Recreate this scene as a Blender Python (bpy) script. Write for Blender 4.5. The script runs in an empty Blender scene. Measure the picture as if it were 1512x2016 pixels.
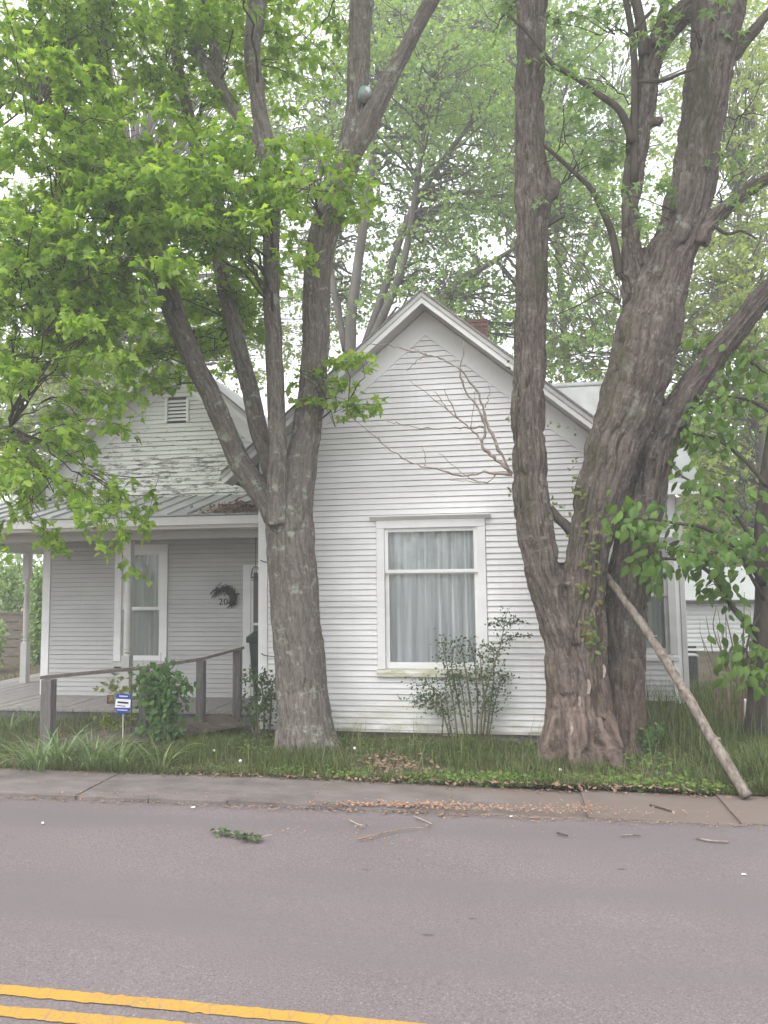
import bpy, bmesh, math, random
import numpy as np
from mathutils import Vector, Matrix

random.seed(7)
rng = np.random.default_rng(11)
sc = bpy.context.scene
COL = sc.collection

# ------------------------------------------------------------------ camera
FPX, PW, PH = 1500.0, 1512, 2016
YAW, PITCH, ROLL = math.radians(9.6), math.radians(5.0), math.radians(0.72)
CAM = np.array([0.0, 0.0, 2.1])
F = np.array([-math.sin(YAW) * math.cos(PITCH), math.cos(YAW) * math.cos(PITCH), math.sin(PITCH)])
_r = np.array([math.cos(YAW), math.sin(YAW), 0.0]); _u = np.cross(_r, F)
R = _r * math.cos(ROLL) - _u * math.sin(ROLL)
U = _u * math.cos(ROLL) + _r * math.sin(ROLL)
cd = bpy.data.cameras.new('camera'); co = bpy.data.objects.new('camera', cd); COL.objects.link(co)
cd.sensor_fit = 'VERTICAL'; cd.sensor_height = 36.0; cd.lens = FPX / PH * 36.0
cd.clip_start = 0.05; cd.clip_end = 2000
co.matrix_world = Matrix(((R[0], U[0], -F[0], CAM[0]), (R[1], U[1], -F[1], CAM[1]), (R[2], U[2], -F[2], CAM[2]), (0, 0, 0, 1)))
sc.camera = co

# ------------------------------------------------------------------ sky, sun, exposure
wd = bpy.data.worlds.new('World'); sc.world = wd; wd.use_nodes = True
wt = wd.node_tree; wt.nodes.clear()
sky = wt.nodes.new('ShaderNodeTexSky'); sky.sky_type = 'NISHITA'; sky.sun_disc = False
SUN_EL, SUN_AZ = math.radians(58), math.radians(205)
sky.sun_elevation = SUN_EL; sky.sun_rotation = SUN_AZ
sky.air_density = 1.0; sky.dust_density = 4.0; sky.ozone_density = 1.0
hs = wt.nodes.new('ShaderNodeHueSaturation'); hs.inputs['Saturation'].default_value = 0.22
bg = wt.nodes.new('ShaderNodeBackground'); bg.inputs['Strength'].default_value = 0.15
wo = wt.nodes.new('ShaderNodeOutputWorld')
cm = wt.nodes.new('ShaderNodeMix'); cm.data_type = 'RGBA'; cm.inputs[0].default_value = 0.65; cm.inputs[7].default_value = (5.4, 5.5, 5.75, 1)   # even cloud deck over the sky
wt.links.new(sky.outputs[0], hs.inputs['Color']); wt.links.new(hs.outputs[0], cm.inputs[6]); wt.links.new(cm.outputs[2], bg.inputs['Color']); wt.links.new(bg.outputs[0], wo.inputs[0])
sl = bpy.data.lights.new('sun', 'SUN'); so = bpy.data.objects.new('sun', sl); COL.objects.link(so)
sl.energy = 0.7; sl.angle = math.radians(40); sl.color = (1.0, 0.97, 0.93)
sdir = Vector((math.sin(SUN_AZ) * math.cos(SUN_EL), math.cos(SUN_AZ) * math.cos(SUN_EL), math.sin(SUN_EL)))
so.rotation_euler = sdir.to_track_quat('Z', 'Y').to_euler(); so.location = (0, 0, 30)
sc.view_settings.view_transform = 'Standard'; sc.view_settings.look = 'None'
sc.view_settings.gamma = 1.0; sc.view_settings.use_curve_mapping = False
sc.view_settings.exposure = 1.6
sc.render.engine = 'CYCLES'
sc.cycles.use_denoising = True
sc.cycles.max_bounces = 8; sc.cycles.diffuse_bounces = 6; sc.cycles.transparent_max_bounces = 8; sc.cycles.transmission_bounces = 4
sc.cycles.caustics_reflective = False; sc.cycles.caustics_refractive = False
sc.cycles.sample_clamp_indirect = 6.0; sc.cycles.volume_bounces = 1; sc.cycles.volume_step_rate = 10; sc.cycles.volume_max_steps = 32

# ------------------------------------------------------------------ pixel -> place helpers
def ray(x, y):
    return F + R * (x - PW / 2) / FPX + U * (PH / 2 - y) / FPX
def at(x, y, Y):
    d = ray(x, y); return CAM + d * (Y / d[1])
def atz(x, y, Z=0.0):
    d = ray(x, y); return CAM + d * ((Z - CAM[2]) / d[2])
def depth(p):
    return float((np.asarray(p) - CAM) @ F)

# ------------------------------------------------------------------ numpy value noise
def _hash(ix, iy, iz, seed):
    h = (ix * 374761393 + iy * 668265263 + iz * 2147483647 + seed * 1274126177) & 0xFFFFFFFF
    h = ((h ^ (h >> 13)) * 1274126177) & 0xFFFFFFFF
    h = h ^ (h >> 16)
    return (h & 0xFFFF) / 65535.0
def vnoise(p, seed=0):
    p = np.asarray(p, float); i = np.floor(p).astype(np.int64); f = p - i; f = f * f * (3 - 2 * f)
    out = 0
    for dx in (0, 1):
        for dy in (0, 1):
            for dz in (0, 1):
                w = (f[:, 0] if dx else 1 - f[:, 0]) * (f[:, 1] if dy else 1 - f[:, 1]) * (f[:, 2] if dz else 1 - f[:, 2])
                out = out + w * _hash(i[:, 0] + dx, i[:, 1] + dy, i[:, 2] + dz, seed)
    return out

# ------------------------------------------------------------------ mesh helpers
def link(o, parent=None):
    COL.objects.link(o)
    if parent is not None: o.parent = parent
    return o
def tag(o, label=None, cat=None, group=None, kind=None):
    if label: o['label'] = label
    if cat: o['category'] = cat
    if group: o['group'] = group
    if kind: o['kind'] = kind
    return o
def empty(name, loc, label, cat, group=None):
    o = bpy.data.objects.new(name, None); o.location = tuple(float(v) for v in loc); o.empty_display_size = 0.1; link(o)
    return tag(o, label, cat, group)
def child(o, parent):                       # world-space mesh under an Empty that stands anywhere
    o.parent = parent; o.matrix_parent_inverse = Matrix.Translation(parent.location).inverted() if parent.parent is None else Matrix.Identity(4)
    return o

class MB:
    def __init__(s): s.v = []; s.f = []
    def add(s, vs, fs):
        b = len(s.v); s.v += [tuple(map(float, q)) for q in vs]; s.f += [tuple(b + i for i in q) for q in fs]; return s
    def box(s, x0, x1, y0, y1, z0, z1):
        return s.add([(x0,y0,z0),(x1,y0,z0),(x1,y1,z0),(x0,y1,z0),(x0,y0,z1),(x1,y0,z1),(x1,y1,z1),(x0,y1,z1)],
                     [(3,2,1,0),(4,5,6,7),(0,1,5,4),(1,2,6,5),(2,3,7,6),(3,0,4,7)])
    def hexa(s, vs):
        return s.add(vs, [(3,2,1,0),(4,5,6,7),(0,1,5,4),(1,2,6,5),(2,3,7,6),(3,0,4,7)])
    def prism_y(s, poly, y0, y1):            # polygon in XZ (counter-clockwise seen from -Y), thickness along Y
        n = len(poly)
        vs = [(x, y0, z) for x, z in poly] + [(x, y1, z) for x, z in poly]
        fs = [tuple(range(n)), tuple(reversed(range(n, 2 * n)))] + [(i, i + n, (i + 1) % n + n, (i + 1) % n) for i in range(n)]
        return s.add(vs, fs)
    def prism_x(s, poly, x0, x1):            # polygon in YZ
        n = len(poly)
        vs = [(x0, y, z) for y, z in poly] + [(x1, y, z) for y, z in poly]
        fs = [tuple(reversed(range(n))), tuple(range(n, 2 * n))] + [(i, (i + 1) % n, (i + 1) % n + n, i + n) for i in range(n)]
        return s.add(vs, fs)
    def lathe(s, cx, cy, prof, n=16):
        b = len(s.v)
        for r, z in prof:
            for k in range(n):
                a = 2 * math.pi * k / n; s.v.append((cx + r * math.cos(a), cy + r * math.sin(a), z))
        for i in range(len(prof) - 1):
            for k in range(n):
                s.f.append((b + i*n + k, b + i*n + (k+1) % n, b + (i+1)*n + (k+1) % n, b + (i+1)*n + k))
        s.f.append(tuple(b + k for k in reversed(range(n)))); s.f.append(tuple(b + (len(prof)-1)*n + k for k in range(n)))
        return s
    def tube(s, pts, rad, n=8):
        v, f = tube_arrays(np.asarray(pts, float), np.asarray(rad, float), n)
        return s.add(v.tolist(), f)
    def mesh(s, name):
        m = bpy.data.meshes.new(name); m.from_pydata(s.v, [], s.f); m.update(); return m
    def build(s, name, mat, parent=None, smooth=False, bevel=0.0, world=True):
        m = s.mesh(name); m.materials.append(mat) if mat else None
        if smooth: m.polygons.foreach_set('use_smooth', [True] * len(m.polygons))
        o = bpy.data.objects.new(name, m); link(o)
        if parent is not None: child(o, parent)
        if bevel:
            b = o.modifiers.new('bevel', 'BEVEL'); b.width = bevel; b.segments = 2; b.limit_method = 'ANGLE'
        return o

def tube_arrays(P, r, n=8, cap=True):
    m = len(P)
    T = np.gradient(P, axis=0); T /= np.linalg.norm(T, axis=1)[:, None] + 1e-9
    ref = np.array([1.0, 0, 0]) if abs(T[0][0]) < 0.8 else np.array([0, 1.0, 0])
    vs = []
    a = np.arange(n) * 2 * math.pi / n
    x = ref - T[0] * (ref @ T[0]); x /= np.linalg.norm(x)
    for i in range(m):
        x = x - T[i] * (x @ T[i]); x /= np.linalg.norm(x) + 1e-9
        y = np.cross(T[i], x)
        vs.append(P[i] + r[i] * (np.cos(a)[:, None] * x + np.sin(a)[:, None] * y))
    V = np.concatenate(vs)
    f = []
    for i in range(m - 1):
        for k in range(n):
            f.append((i*n + k, i*n + (k+1) % n, (i+1)*n + (k+1) % n, (i+1)*n + k))
    if cap:
        f.append(tuple(reversed(range(n)))); f.append(tuple((m-1)*n + k for k in range(n)))
    return V, f
def catmull(P, sub=6):
    P = np.asarray(P, float)
    Q = np.vstack([2 * P[0] - P[1], P, 2 * P[-1] - P[-2]]); out = []
    for i in range(1, len(Q) - 2):
        p0, p1, p2, p3 = Q[i-1], Q[i], Q[i+1], Q[i+2]
        for k in range(sub):
            t = k / sub
            out.append(0.5 * ((2*p1) + (-p0+p2)*t + (2*p0-5*p1+4*p2-p3)*t*t + (-p0+3*p1-3*p2+p3)*t**3))
    out.append(P[-1]); return np.array(out)

# ------------------------------------------------------------------ materials
def mat(name):
    m = bpy.data.materials.new(name); m.use_nodes = True; nt = m.node_tree; nt.nodes.clear()
    o = nt.nodes.new('ShaderNodeOutputMaterial'); return m, nt, o
class NT:
    def __init__(s, name): s.m, s.t, s.o = mat(name)
    def n(s, typ, **kw):
        q = s.t.nodes.new('ShaderNode' + typ)
        for k, v in kw.items():
            if k in q.inputs: q.inputs[k].default_value = v
            else: setattr(q, k, v)
        return q
    def l(s, a, b): s.t.links.new(a, b)
    def coord(s, kind='Object', scale=(1,1,1)):
        c = s.n('TexCoord'); mp = s.n('Mapping'); mp.inputs['Scale'].default_value = scale
        s.l(c.outputs[kind], mp.inputs['Vector']); return mp.outputs[0]
    def pos(s, scale=(1,1,1)):
        g = s.n('NewGeometry'); mp = s.n('Mapping'); mp.inputs['Scale'].default_value = scale
        s.l(g.outputs['Position'], mp.inputs['Vector']); return mp.outputs[0]
    def attr(s, name, scale=(1,1,1)):
        g = s.n('Attribute', attribute_name=name); mp = s.n('Mapping'); mp.inputs['Scale'].default_value = scale
        s.l(g.outputs['Vector'], mp.inputs['Vector']); return mp.outputs[0]
    def noise(s, vec, scale, detail=4, rough=0.55, dist=0.0):
        q = s.n('TexNoise'); q.inputs['Scale'].default_value = scale; q.inputs['Detail'].default_value = detail
        q.inputs['Roughness'].default_value = rough; q.inputs['Distortion'].default_value = dist
        s.l(vec, q.inputs['Vector']); return q.outputs['Fac']
    def ramp(s, fac, stops):
        q = s.n('ValToRGB'); e = q.color_ramp.elements
        while len(e) < len(stops): e.new(0.5)
        for i, (p, c) in enumerate(stops):
            e[i].position = p; e[i].color = (c, c, c, 1) if not isinstance(c, (tuple, list)) else (*c, 1)
        s.l(fac, q.inputs[0]); return q.outputs[0]
    def mix(s, fac, a, b, mode='MIX'):
        q = s.n('Mix', data_type='RGBA', blend_type=mode)
        for v, i in ((fac, 0), (a, 6), (b, 7)):
            if isinstance(v, (int, float)): q.inputs[i].default_value = v if i == 0 else (v, v, v, 1)
            elif isinstance(v, (tuple, list)): q.inputs[i].default_value = (*v, 1)
            else: s.l(v, q.inputs[i])
        return q.outputs[2]
    def math(s, op, a, b=0.0):
        q = s.n('Math', operation=op)
        for v, i in ((a, 0), (b, 1)):
            if isinstance(v, (int, float)): q.inputs[i].default_value = v
            else: s.l(v, q.inputs[i])
        return q.outputs[0]
    def bump(s, h, strength=0.5, dist=0.01):
        q = s.n('Bump'); q.inputs['Strength'].default_value = strength; q.inputs['Distance'].default_value = dist
        s.l(h, q.inputs['Height']); return q.outputs[0]
    def out(s, color, rough=0.7, normal=None, spec=0.3, metallic=0.0, **kw):
        b = s.n('BsdfPrincipled'); b.inputs['Specular IOR Level'].default_value = spec; b.inputs['Metallic'].default_value = metallic
        for v, k in ((color, 'Base Color'), (rough, 'Roughness')):
            if isinstance(v, (int, float)): b.inputs[k].default_value = v if k == 'Roughness' else (v, v, v, 1)
            elif isinstance(v, tuple): b.inputs[k].default_value = (*v, 1)
            else: s.l(v, b.inputs[k])
        if normal is not None: s.l(normal, b.inputs['Normal'])
        s.l(b.outputs[0], s.o.inputs[0]); s.b = b; return s.m

def m_paint(name, base, dirt, peel=0.0, mildew=0.0, scale=1.0):
    q = NT(name); p = q.pos(); ps = q.pos((0.6, 0.6, 9))
    oi = q.n('ObjectInfo')
    c = q.mix(q.ramp(q.noise(q.pos((0.8, 0.8, 2.2)), 1.1, 5, 0.6), [(0.35, 0), (0.75, 0.75)]), base, dirt)
    c = q.mix(q.ramp(q.noise(q.pos((9, 9, 0.5)), 1.6, 4), [(0.54, 0), (0.8, 0.35)]), c, dirt)   # rain streaks
    br = q.math('MULTIPLY_ADD', oi.outputs['Random'], 0.04); br.node.inputs[2].default_value = 0.96
    c = q.mix(1.0, c, br, 'MULTIPLY')
    if mildew:
        z = q.n('SeparateXYZ'); q.l(p, z.inputs[0])
        low = q.ramp(z.outputs['Z'], [(0.0, 1), (0.62, 0)])
        nz = q.ramp(q.noise(q.pos((1.2, 1, 5)), 1.7, 5), [(0.38, 0), (0.62, 1)])
        c = q.mix(q.math('MULTIPLY', q.math('MULTIPLY', low, nz), mildew), c, (0.34, 0.32, 0.2))
    h = q.noise(q.pos((3, 3, 30)), 4, 3)
    if peel:
        z = q.n('SeparateXYZ'); q.l(p, z.inputs[0])
        zone = q.ramp(q.math('MULTIPLY_ADD', z.outputs['Z'], -0.5), [(0.0, 0), (0.5, 1)]); zone.node.inputs[0].links[0].from_node.inputs[2].default_value = 2.55
        pn = q.noise(q.pos((2.2, 2.2, 10)), 2.6, 6, 0.68)
        pn = q.math('ADD', pn, q.math('MULTIPLY', zone, 0.16))
        msk = q.ramp(pn, [(0.695, 0), (0.71, 1)])
        wood = q.mix(q.noise(q.pos((4, 4, 90)), 5, 4), (0.16, 0.155, 0.145), (0.33, 0.32, 0.30))
        c = q.mix(q.math('MULTIPLY', msk, peel), c, wood)
        h = q.math('SUBTRACT', h, q.math('MULTIPLY', msk, 1.5))
    return q.out(c, 0.62, q.bump(h, 0.12, 0.003), 0.3)
M = {}
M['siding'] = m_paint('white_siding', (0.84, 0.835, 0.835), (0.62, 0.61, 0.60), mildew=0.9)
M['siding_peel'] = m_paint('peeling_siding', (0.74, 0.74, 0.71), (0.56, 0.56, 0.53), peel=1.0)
M['siding_shaded'] = m_paint('shaded_siding', (0.53, 0.525, 0.52), (0.41, 0.405, 0.39), mildew=0.3)  # same clapboards set darker, porch shade put into the colour
M['trim'] = m_paint('white_trim', (0.85, 0.845, 0.845), (0.66, 0.65, 0.64))
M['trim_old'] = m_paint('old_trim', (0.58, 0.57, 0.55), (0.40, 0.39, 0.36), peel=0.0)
def m_sill():
    q = NT('mossy_sill'); c = q.mix(q.ramp(q.noise(q.pos((2, 2, 6)), 3.0, 5), [(0.3, 0), (0.6, 1)]), (0.68, 0.67, 0.63), (0.40, 0.38, 0.25))
    return q.out(c, 0.75)
M['sill'] = m_sill(); M['soffit'] = m_paint('soffit_shade', (0.50, 0.49, 0.47), (0.38, 0.37, 0.35))  # soffit colour darkened to carry the shadow under the eaves
def simple(name, c0, c1, scale=8, rough=0.7, bump=0.2, spec=0.3, stretch=(1,1,1), metallic=0.0, dist=0.004):
    q = NT(name); v = q.pos(stretch); n = q.noise(v, scale, 5, 0.6)
    return q.out(q.mix(q.ramp(n, [(0.3, 0), (0.7, 1)]), c0, c1), rough, q.bump(n, bump, dist), spec, metallic)
M['backing'] = simple('lap_shadow_backing', (0.07, 0.066, 0.06), (0.11, 0.105, 0.1))  # near-black so slits between clapboards read as shadow lines
M['foundation'] = simple('foundation_block', (0.12, 0.115, 0.1), (0.24, 0.23, 0.2), 9, 0.9, 0.5)
M['metal_roof'] = simple('metal_roof', (0.25, 0.25, 0.245), (0.40, 0.40, 0.395), 2.5, 0.45, 0.1, 0.5, (1, 0.3, 0.3))
M['shingle'] = simple('asphalt_shingle', (0.16, 0.155, 0.15), (0.30, 0.29, 0.28), 30, 0.9, 0.5)
M['gutter_dark'] = simple('dark_gap', (0.05, 0.048, 0.045), (0.1, 0.095, 0.085), 12, 0.9)
M['porch_floor'] = simple('porch_floor', (0.22, 0.205, 0.19), (0.36, 0.34, 0.32), 5, 0.75, 0.3, 0.3, (8, 1, 1))
M['porch_fascia'] = simple('porch_fascia', (0.10, 0.10, 0.105), (0.16, 0.16, 0.165), 5)
M['ceiling'] = simple('porch_ceiling', (0.5, 0.49, 0.46), (0.6, 0.59, 0.56), 3)
M['oldwood'] = simple('grey_wood', (0.10, 0.093, 0.09), (0.20, 0.187, 0.18), 4, 0.85, 0.5, 0.2, (9, 9, 1))
M['oldwood_x'] = simple('grey_wood_rail', (0.11, 0.088, 0.075), (0.2, 0.165, 0.145), 4, 0.85, 0.5, 0.2, (1, 9, 9))
M['darkwood'] = simple('dark_board', (0.10, 0.08, 0.065), (0.19, 0.16, 0.135), 4, 0.9, 0.4, 0.2, (1, 6, 9))
M['palewood'] = simple('pale_picket', (0.42, 0.40, 0.33), (0.55, 0.52, 0.44), 4, 0.9, 0.3, 0.2, (9, 6, 1))
M['black'] = simple('black_wire', (0.02, 0.02, 0.02), (0.04, 0.04, 0.04), 9, 0.5)
M['iron'] = simple('black_iron', (0.03, 0.03, 0.03), (0.06, 0.055, 0.05), 9, 0.5)
M['bin'] = simple('green_plastic', (0.012, 0.028, 0.024), (0.025, 0.045, 0.04), 6, 0.45)
M['ac'] = simple('ac_metal', (0.03, 0.032, 0.033), (0.06, 0.062, 0.065), 6, 0.5)
M['brick'] = simple('red_brick', (0.13, 0.06, 0.048), (0.23, 0.115, 0.095), 14, 0.9, 0.5)
M['mortar'] = simple('mortar', (0.38, 0.34, 0.31), (0.48, 0.44, 0.4), 14, 0.9, 0.5)
M['wreath'] = simple('dark_twigs', (0.02, 0.016, 0.014), (0.06, 0.05, 0.042), 20, 0.9)
M['pvc'] = simple('grey_pipe', (0.45, 0.44, 0.42), (0.6, 0.59, 0.57), 9, 0.5)
M['sign_blue'] = simple('sign_blue', (0.03, 0.055, 0.30), (0.04, 0.07, 0.36), 5, 0.4)
M['sign_white'] = simple('sign_white', (0.72, 0.73, 0.74), (0.8, 0.8, 0.8), 5, 0.4)
M['sign_ink'] = simple('sign_ink', (0.03, 0.03, 0.035), (0.05, 0.05, 0.06), 5, 0.5)
M['ball'] = simple('teal_ball', (0.05, 0.33, 0.27), (0.10, 0.40, 0.33), 9, 0.4)
M['ball_grey'] = simple('grey_ball', (0.20, 0.23, 0.22), (0.30, 0.33, 0.32), 9, 0.5)
M['ball_white'] = simple('pale_patch', (0.5, 0.52, 0.53), (0.6, 0.62, 0.63), 9, 0.5)
M['number'] = simple('black_number', (0.02, 0.02, 0.02), (0.035, 0.035, 0.035), 9, 0.5)
M['chips'] = simple('wood_chip', (0.22, 0.115, 0.07), (0.46, 0.29, 0.2), 22, 0.9, 0.2)
M['deadleaf'] = simple('dead_leaf', (0.16, 0.095, 0.06), (0.36, 0.25, 0.18), 22, 0.9, 0.2)
M['twig'] = simple('bare_twig', (0.24, 0.20, 0.17), (0.44, 0.37, 0.32), 12, 0.85, 0.3)
M['deadwood'] = simple('dead_wood', (0.13, 0.10, 0.085), (0.36, 0.30, 0.26), 14, 0.85, 0.4)
M['greenstem'] = simple('green_stem', (0.10, 0.10, 0.06), (0.18, 0.17, 0.11), 12, 0.85, 0.3)
M['reed'] = simple('dry_stem', (0.15, 0.11, 0.07), (0.30, 0.23, 0.15), 12, 0.85, 0.3)
M['whitebit'] = simple('pale_scrap', (0.7, 0.68, 0.63), (0.85, 0.83, 0.8), 9, 0.8)
M['neighbour'] = simple('white_metal_siding', (0.70, 0.71, 0.71), (0.82, 0.82, 0.82), 4, 0.4, 0.05, 0.5, (1, 1, 3))
M['door'] = simple('dark_door', (0.09, 0.085, 0.08), (0.14, 0.135, 0.13), 4, 0.5)

def m_glass():
    q = NT('window_glass')
    t = q.n('BsdfTransparent'); t.inputs[0].default_value = (0.93, 0.95, 0.95, 1)
    g = q.n('BsdfGlossy'); g.inputs['Roughness'].default_value = 0.02; g.inputs['Color'].default_value = (0.95, 0.95, 0.97, 1)
    fr = q.n('Fresnel'); fr.inputs[0].default_value = 1.42
    nb = q.bump(q.noise(q.pos(), 1.3, 2), 0.05, 0.05); q.l(nb, g.inputs['Normal'])
    mx = q.n('MixShader'); q.l(fr.outputs[0], mx.inputs[0]); q.l(t.outputs[0], mx.inputs[1]); q.l(g.outputs[0], mx.inputs[2])
    q.l(mx.outputs[0], q.o.inputs[0]); return q.m
M['glass'] = m_glass()
def m_cloth(name, c0, c1):
    q = NT(name); n = q.ramp(q.noise(q.pos((7, 0.01, 0.25)), 2.6, 3), [(0.36, 0), (0.6, 1)])
    d = q.n('BsdfDiffuse'); q.l(q.mix(n, c0, c1), d.inputs[0])
    q.l(d.outputs[0], q.o.inputs[0]); return q.m
M['curtain'] = m_cloth('sheer_curtain', (0.66, 0.65, 0.67), (0.95, 0.94, 0.94))
M['curtain_dull'] = m_cloth('grey_curtain', (0.42, 0.42, 0.40), (0.62, 0.62, 0.58))

def m_asphalt():
    q = NT('asphalt'); p = q.pos()
    c = q.mix(q.ramp(q.noise(p, 0.55, 4), [(0.3, 0), (0.7, 1)]), (0.150, 0.125, 0.127), (0.185, 0.156, 0.158))
    sp = q.noise(p, 75, 4, 0.8)
    c = q.mix(q.ramp(sp, [(0.36, 0.9), (0.47, 0)]), c, (0.085, 0.073, 0.074))
    c = q.mix(q.ramp(sp, [(0.56, 0), (0.68, 0.9)]), c, (0.33, 0.295, 0.29))
    wh = q.ramp(q.noise(q.pos((0.12, 1.1, 1)), 1.3, 3), [(0.4, 0), (0.65, 0.8)])
    c = q.mix(wh, c, (0.143, 0.126, 0.13))
    vo = q.n('TexVoronoi'); vo.inputs['Scale'].default_value = 2.2; q.l(q.pos((0.55, 1.2, 1)), vo.inputs['Vector'])
    spot = q.ramp(q.math('ADD', vo.outputs['Distance'], q.math('MULTIPLY', q.noise(p, 24, 2), 0.05)), [(0.06, 0.75), (0.085, 0)])
    keep = q.n('SeparateColor'); q.l(vo.outputs['Color'], keep.inputs[0])
    spot = q.math('MULTIPLY', spot, q.ramp(keep.outputs[0], [(0.25, 0), (0.3, 1)]))
    c = q.mix(spot, c, (0.06, 0.054, 0.056))
    return q.out(c, 0.88, q.bump(sp, 0.5, 0.004), 0.25)
M['asphalt'] = m_asphalt()
def m_concrete():
    q = NT('sidewalk_concrete'); p = q.pos()
    c = q.mix(q.ramp(q.noise(q.pos((0.8, 1.6, 1)), 2.6, 7, 0.68), [(0.32, 0), (0.62, 1)]), (0.10, 0.087, 0.083), (0.19, 0.165, 0.158))
    c = q.mix(q.ramp(q.noise(p, 90, 3, 0.7), [(0.5, 0), (0.72, 0.6)]), c, (0.24, 0.22, 0.21))
    x = q.n('SeparateXYZ'); q.l(p, x.inputs[0])
    dirt = q.math('ADD', q.math('MULTIPLY', x.outputs['X'], 0.16), q.noise(q.pos((0.8, 2, 1)), 1.6, 5))
    c = q.mix(q.ramp(dirt, [(0.28, 0), (0.62, 0.85)]), c, (0.17, 0.135, 0.115))
    return q.out(c, 0.9, q.bump(q.noise(p, 60, 4, 0.7), 0.45, 0.004), 0.2)
M['concrete'] = m_concrete()
def m_yellow():
    q = NT('yellow_paint'); p = q.pos()
    vo = q.n('TexVoronoi', feature='DISTANCE_TO_EDGE'); vo.inputs['Scale'].default_value = 7
    q.l(q.pos((1.6, 0.7, 1)), vo.inputs['Vector'])
    crack = q.ramp(q.math('ADD', vo.outputs['Distance'], q.math('MULTIPLY', q.noise(p, 14, 3), 0.02)), [(0.02, 1), (0.04, 0)])
    wear = q.ramp(q.math('ADD', q.noise(p, 70, 5, 0.8), q.math('MULTIPLY', q.noise(p, 2.2, 3), 0.25)), [(0.66, 0), (0.76, 1)])
    msk = q.math('MAXIMUM', q.math('MULTIPLY', crack, 0.6), q.math('MULTIPLY', wear, 0.9))
    c = q.mix(msk, q.mix(q.noise(p, 6, 4), (0.42, 0.225, 0.035), (0.52, 0.30, 0.06)), (0.22, 0.17, 0.12))
    return q.out(c, 0.75, q.bump(q.noise(p, 120, 3), 0.4, 0.003), 0.25)
M['yellow'] = m_yellow()
def m_soil():
    q = NT('yard_soil'); p = q.pos(); n = q.noise(p, 6, 6, 0.65)
    c = q.mix(q.ramp(n, [(0.3, 0), (0.7, 1)]), (0.07, 0.055, 0.04), (0.17, 0.13, 0.10))
    c = q.mix(q.ramp(q.noise(p, 1.3, 4), [(0.45, 0), (0.62, 0.8)]), c, (0.06, 0.075, 0.03))
    return q.out(c, 0.95, q.bump(n, 0.7, 0.02), 0.1)
M['soil'] = m_soil()

def m_bark(name, base, light, dark, lichen, lich_amt, moss=0.0, foot=None):
    q = NT(name); v = q.attr('bark', (1, 1, 0.16)); w = q.attr('bark', (1, 1, 1))
    n1 = q.noise(v, 30, 7, 0.75, 0.5); n2 = q.noise(w, 5, 5, 0.6)
    c = q.mix(q.ramp(n1, [(0.40, 0), (0.56, 1)]), dark, base)
    c = q.mix(q.ramp(n1, [(0.58, 0), (0.74, 0.8)]), c, light)
    c = q.mix(q.ramp(q.noise(w, 1.4, 4), [(0.42, 0), (0.7, 0.55)]), c, tuple(x * 0.62 for x in base))
    fl = q.noise(q.attr('bark', (1, 1, 0.42)), 46, 6, 0.75)
    c = q.mix(q.ramp(fl, [(0.55, 0), (0.64, 0.62 if foot else 0.45)]), c, light); c = q.mix(q.ramp(fl, [(0.36, 0.7 if foot else 0.45), (0.45, 0)]), c, dark)
    lm = q.math('MULTIPLY', q.ramp(q.noise(w, 9, 6, 0.7), [(0.52, 0), (0.58, 1)]), q.ramp(n2, [(0.60 - 0.12 * lich_amt, 0), (0.72 - 0.12 * lich_amt, 1)]))
    c = q.mix(q.math('MULTIPLY', lm, lich_amt), c, lichen)
    if moss:
        c = q.mix(q.math('MULTIPLY', q.ramp(q.noise(q.attr('bark', (1, 1, 0.6)), 2.4, 5), [(0.52, 0), (0.68, 1)]), moss), c, (0.075, 0.075, 0.035))
    if foot:                                  # flaking reddish inner bark low on the trunk
        zz_ = q.n('SeparateXYZ'); q.l(q.pos(), zz_.inputs[0])
        low = q.ramp(q.math('ADD', q.math('MULTIPLY', zz_.outputs['Z'], 0.6), q.math('MULTIPLY', n2, -0.7)), [(0.0, 0.5), (0.5, 0)])
        c = q.mix(low, c, q.mix(q.ramp(n1, [(0.42, 0), (0.58, 1)]), foot, tuple(min(1, x * 2.4) for x in foot)))
    h = q.math('ADD', n1, q.math('MULTIPLY', fl, 0.7))
    return q.out(c, 0.93, q.bump(h, 1.0, 0.035), 0.1)
M['bark_l'] = m_bark('grey_maple_bark', (0.25, 0.22, 0.198), (0.38, 0.35, 0.325), (0.12, 0.10, 0.088), (0.37, 0.395, 0.325), 1.0)
M['bark_r'] = m_bark('shaggy_maple_bark', (0.195, 0.162, 0.143), (0.35, 0.31, 0.285), (0.07, 0.055, 0.047), (0.37, 0.375, 0.335), 0.62, 0.6, (0.10, 0.068, 0.055))
M['bark_s'] = m_bark('smooth_bark', (0.30, 0.245, 0.225), (0.38, 0.33, 0.31), (0.20, 0.16, 0.145), (0.36, 0.37, 0.32), 0.4)
M['bark_bg'] = simple('far_bark', (0.09, 0.078, 0.07), (0.18, 0.162, 0.15), 5, 0.9, 0.5, 0.1, (1, 1, 0.2))
M['bark_dark'] = simple('dark_bark', (0.045, 0.037, 0.03), (0.105, 0.09, 0.075), 12, 0.9, 0.6, 0.1, (1, 1, 0.25))
M['pole'] = simple('peeled_log', (0.09, 0.07, 0.057), (0.31, 0.27, 0.235), 26, 0.9, 0.9, 0.1, (1, 1, 0.4), dist=0.01)

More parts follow.
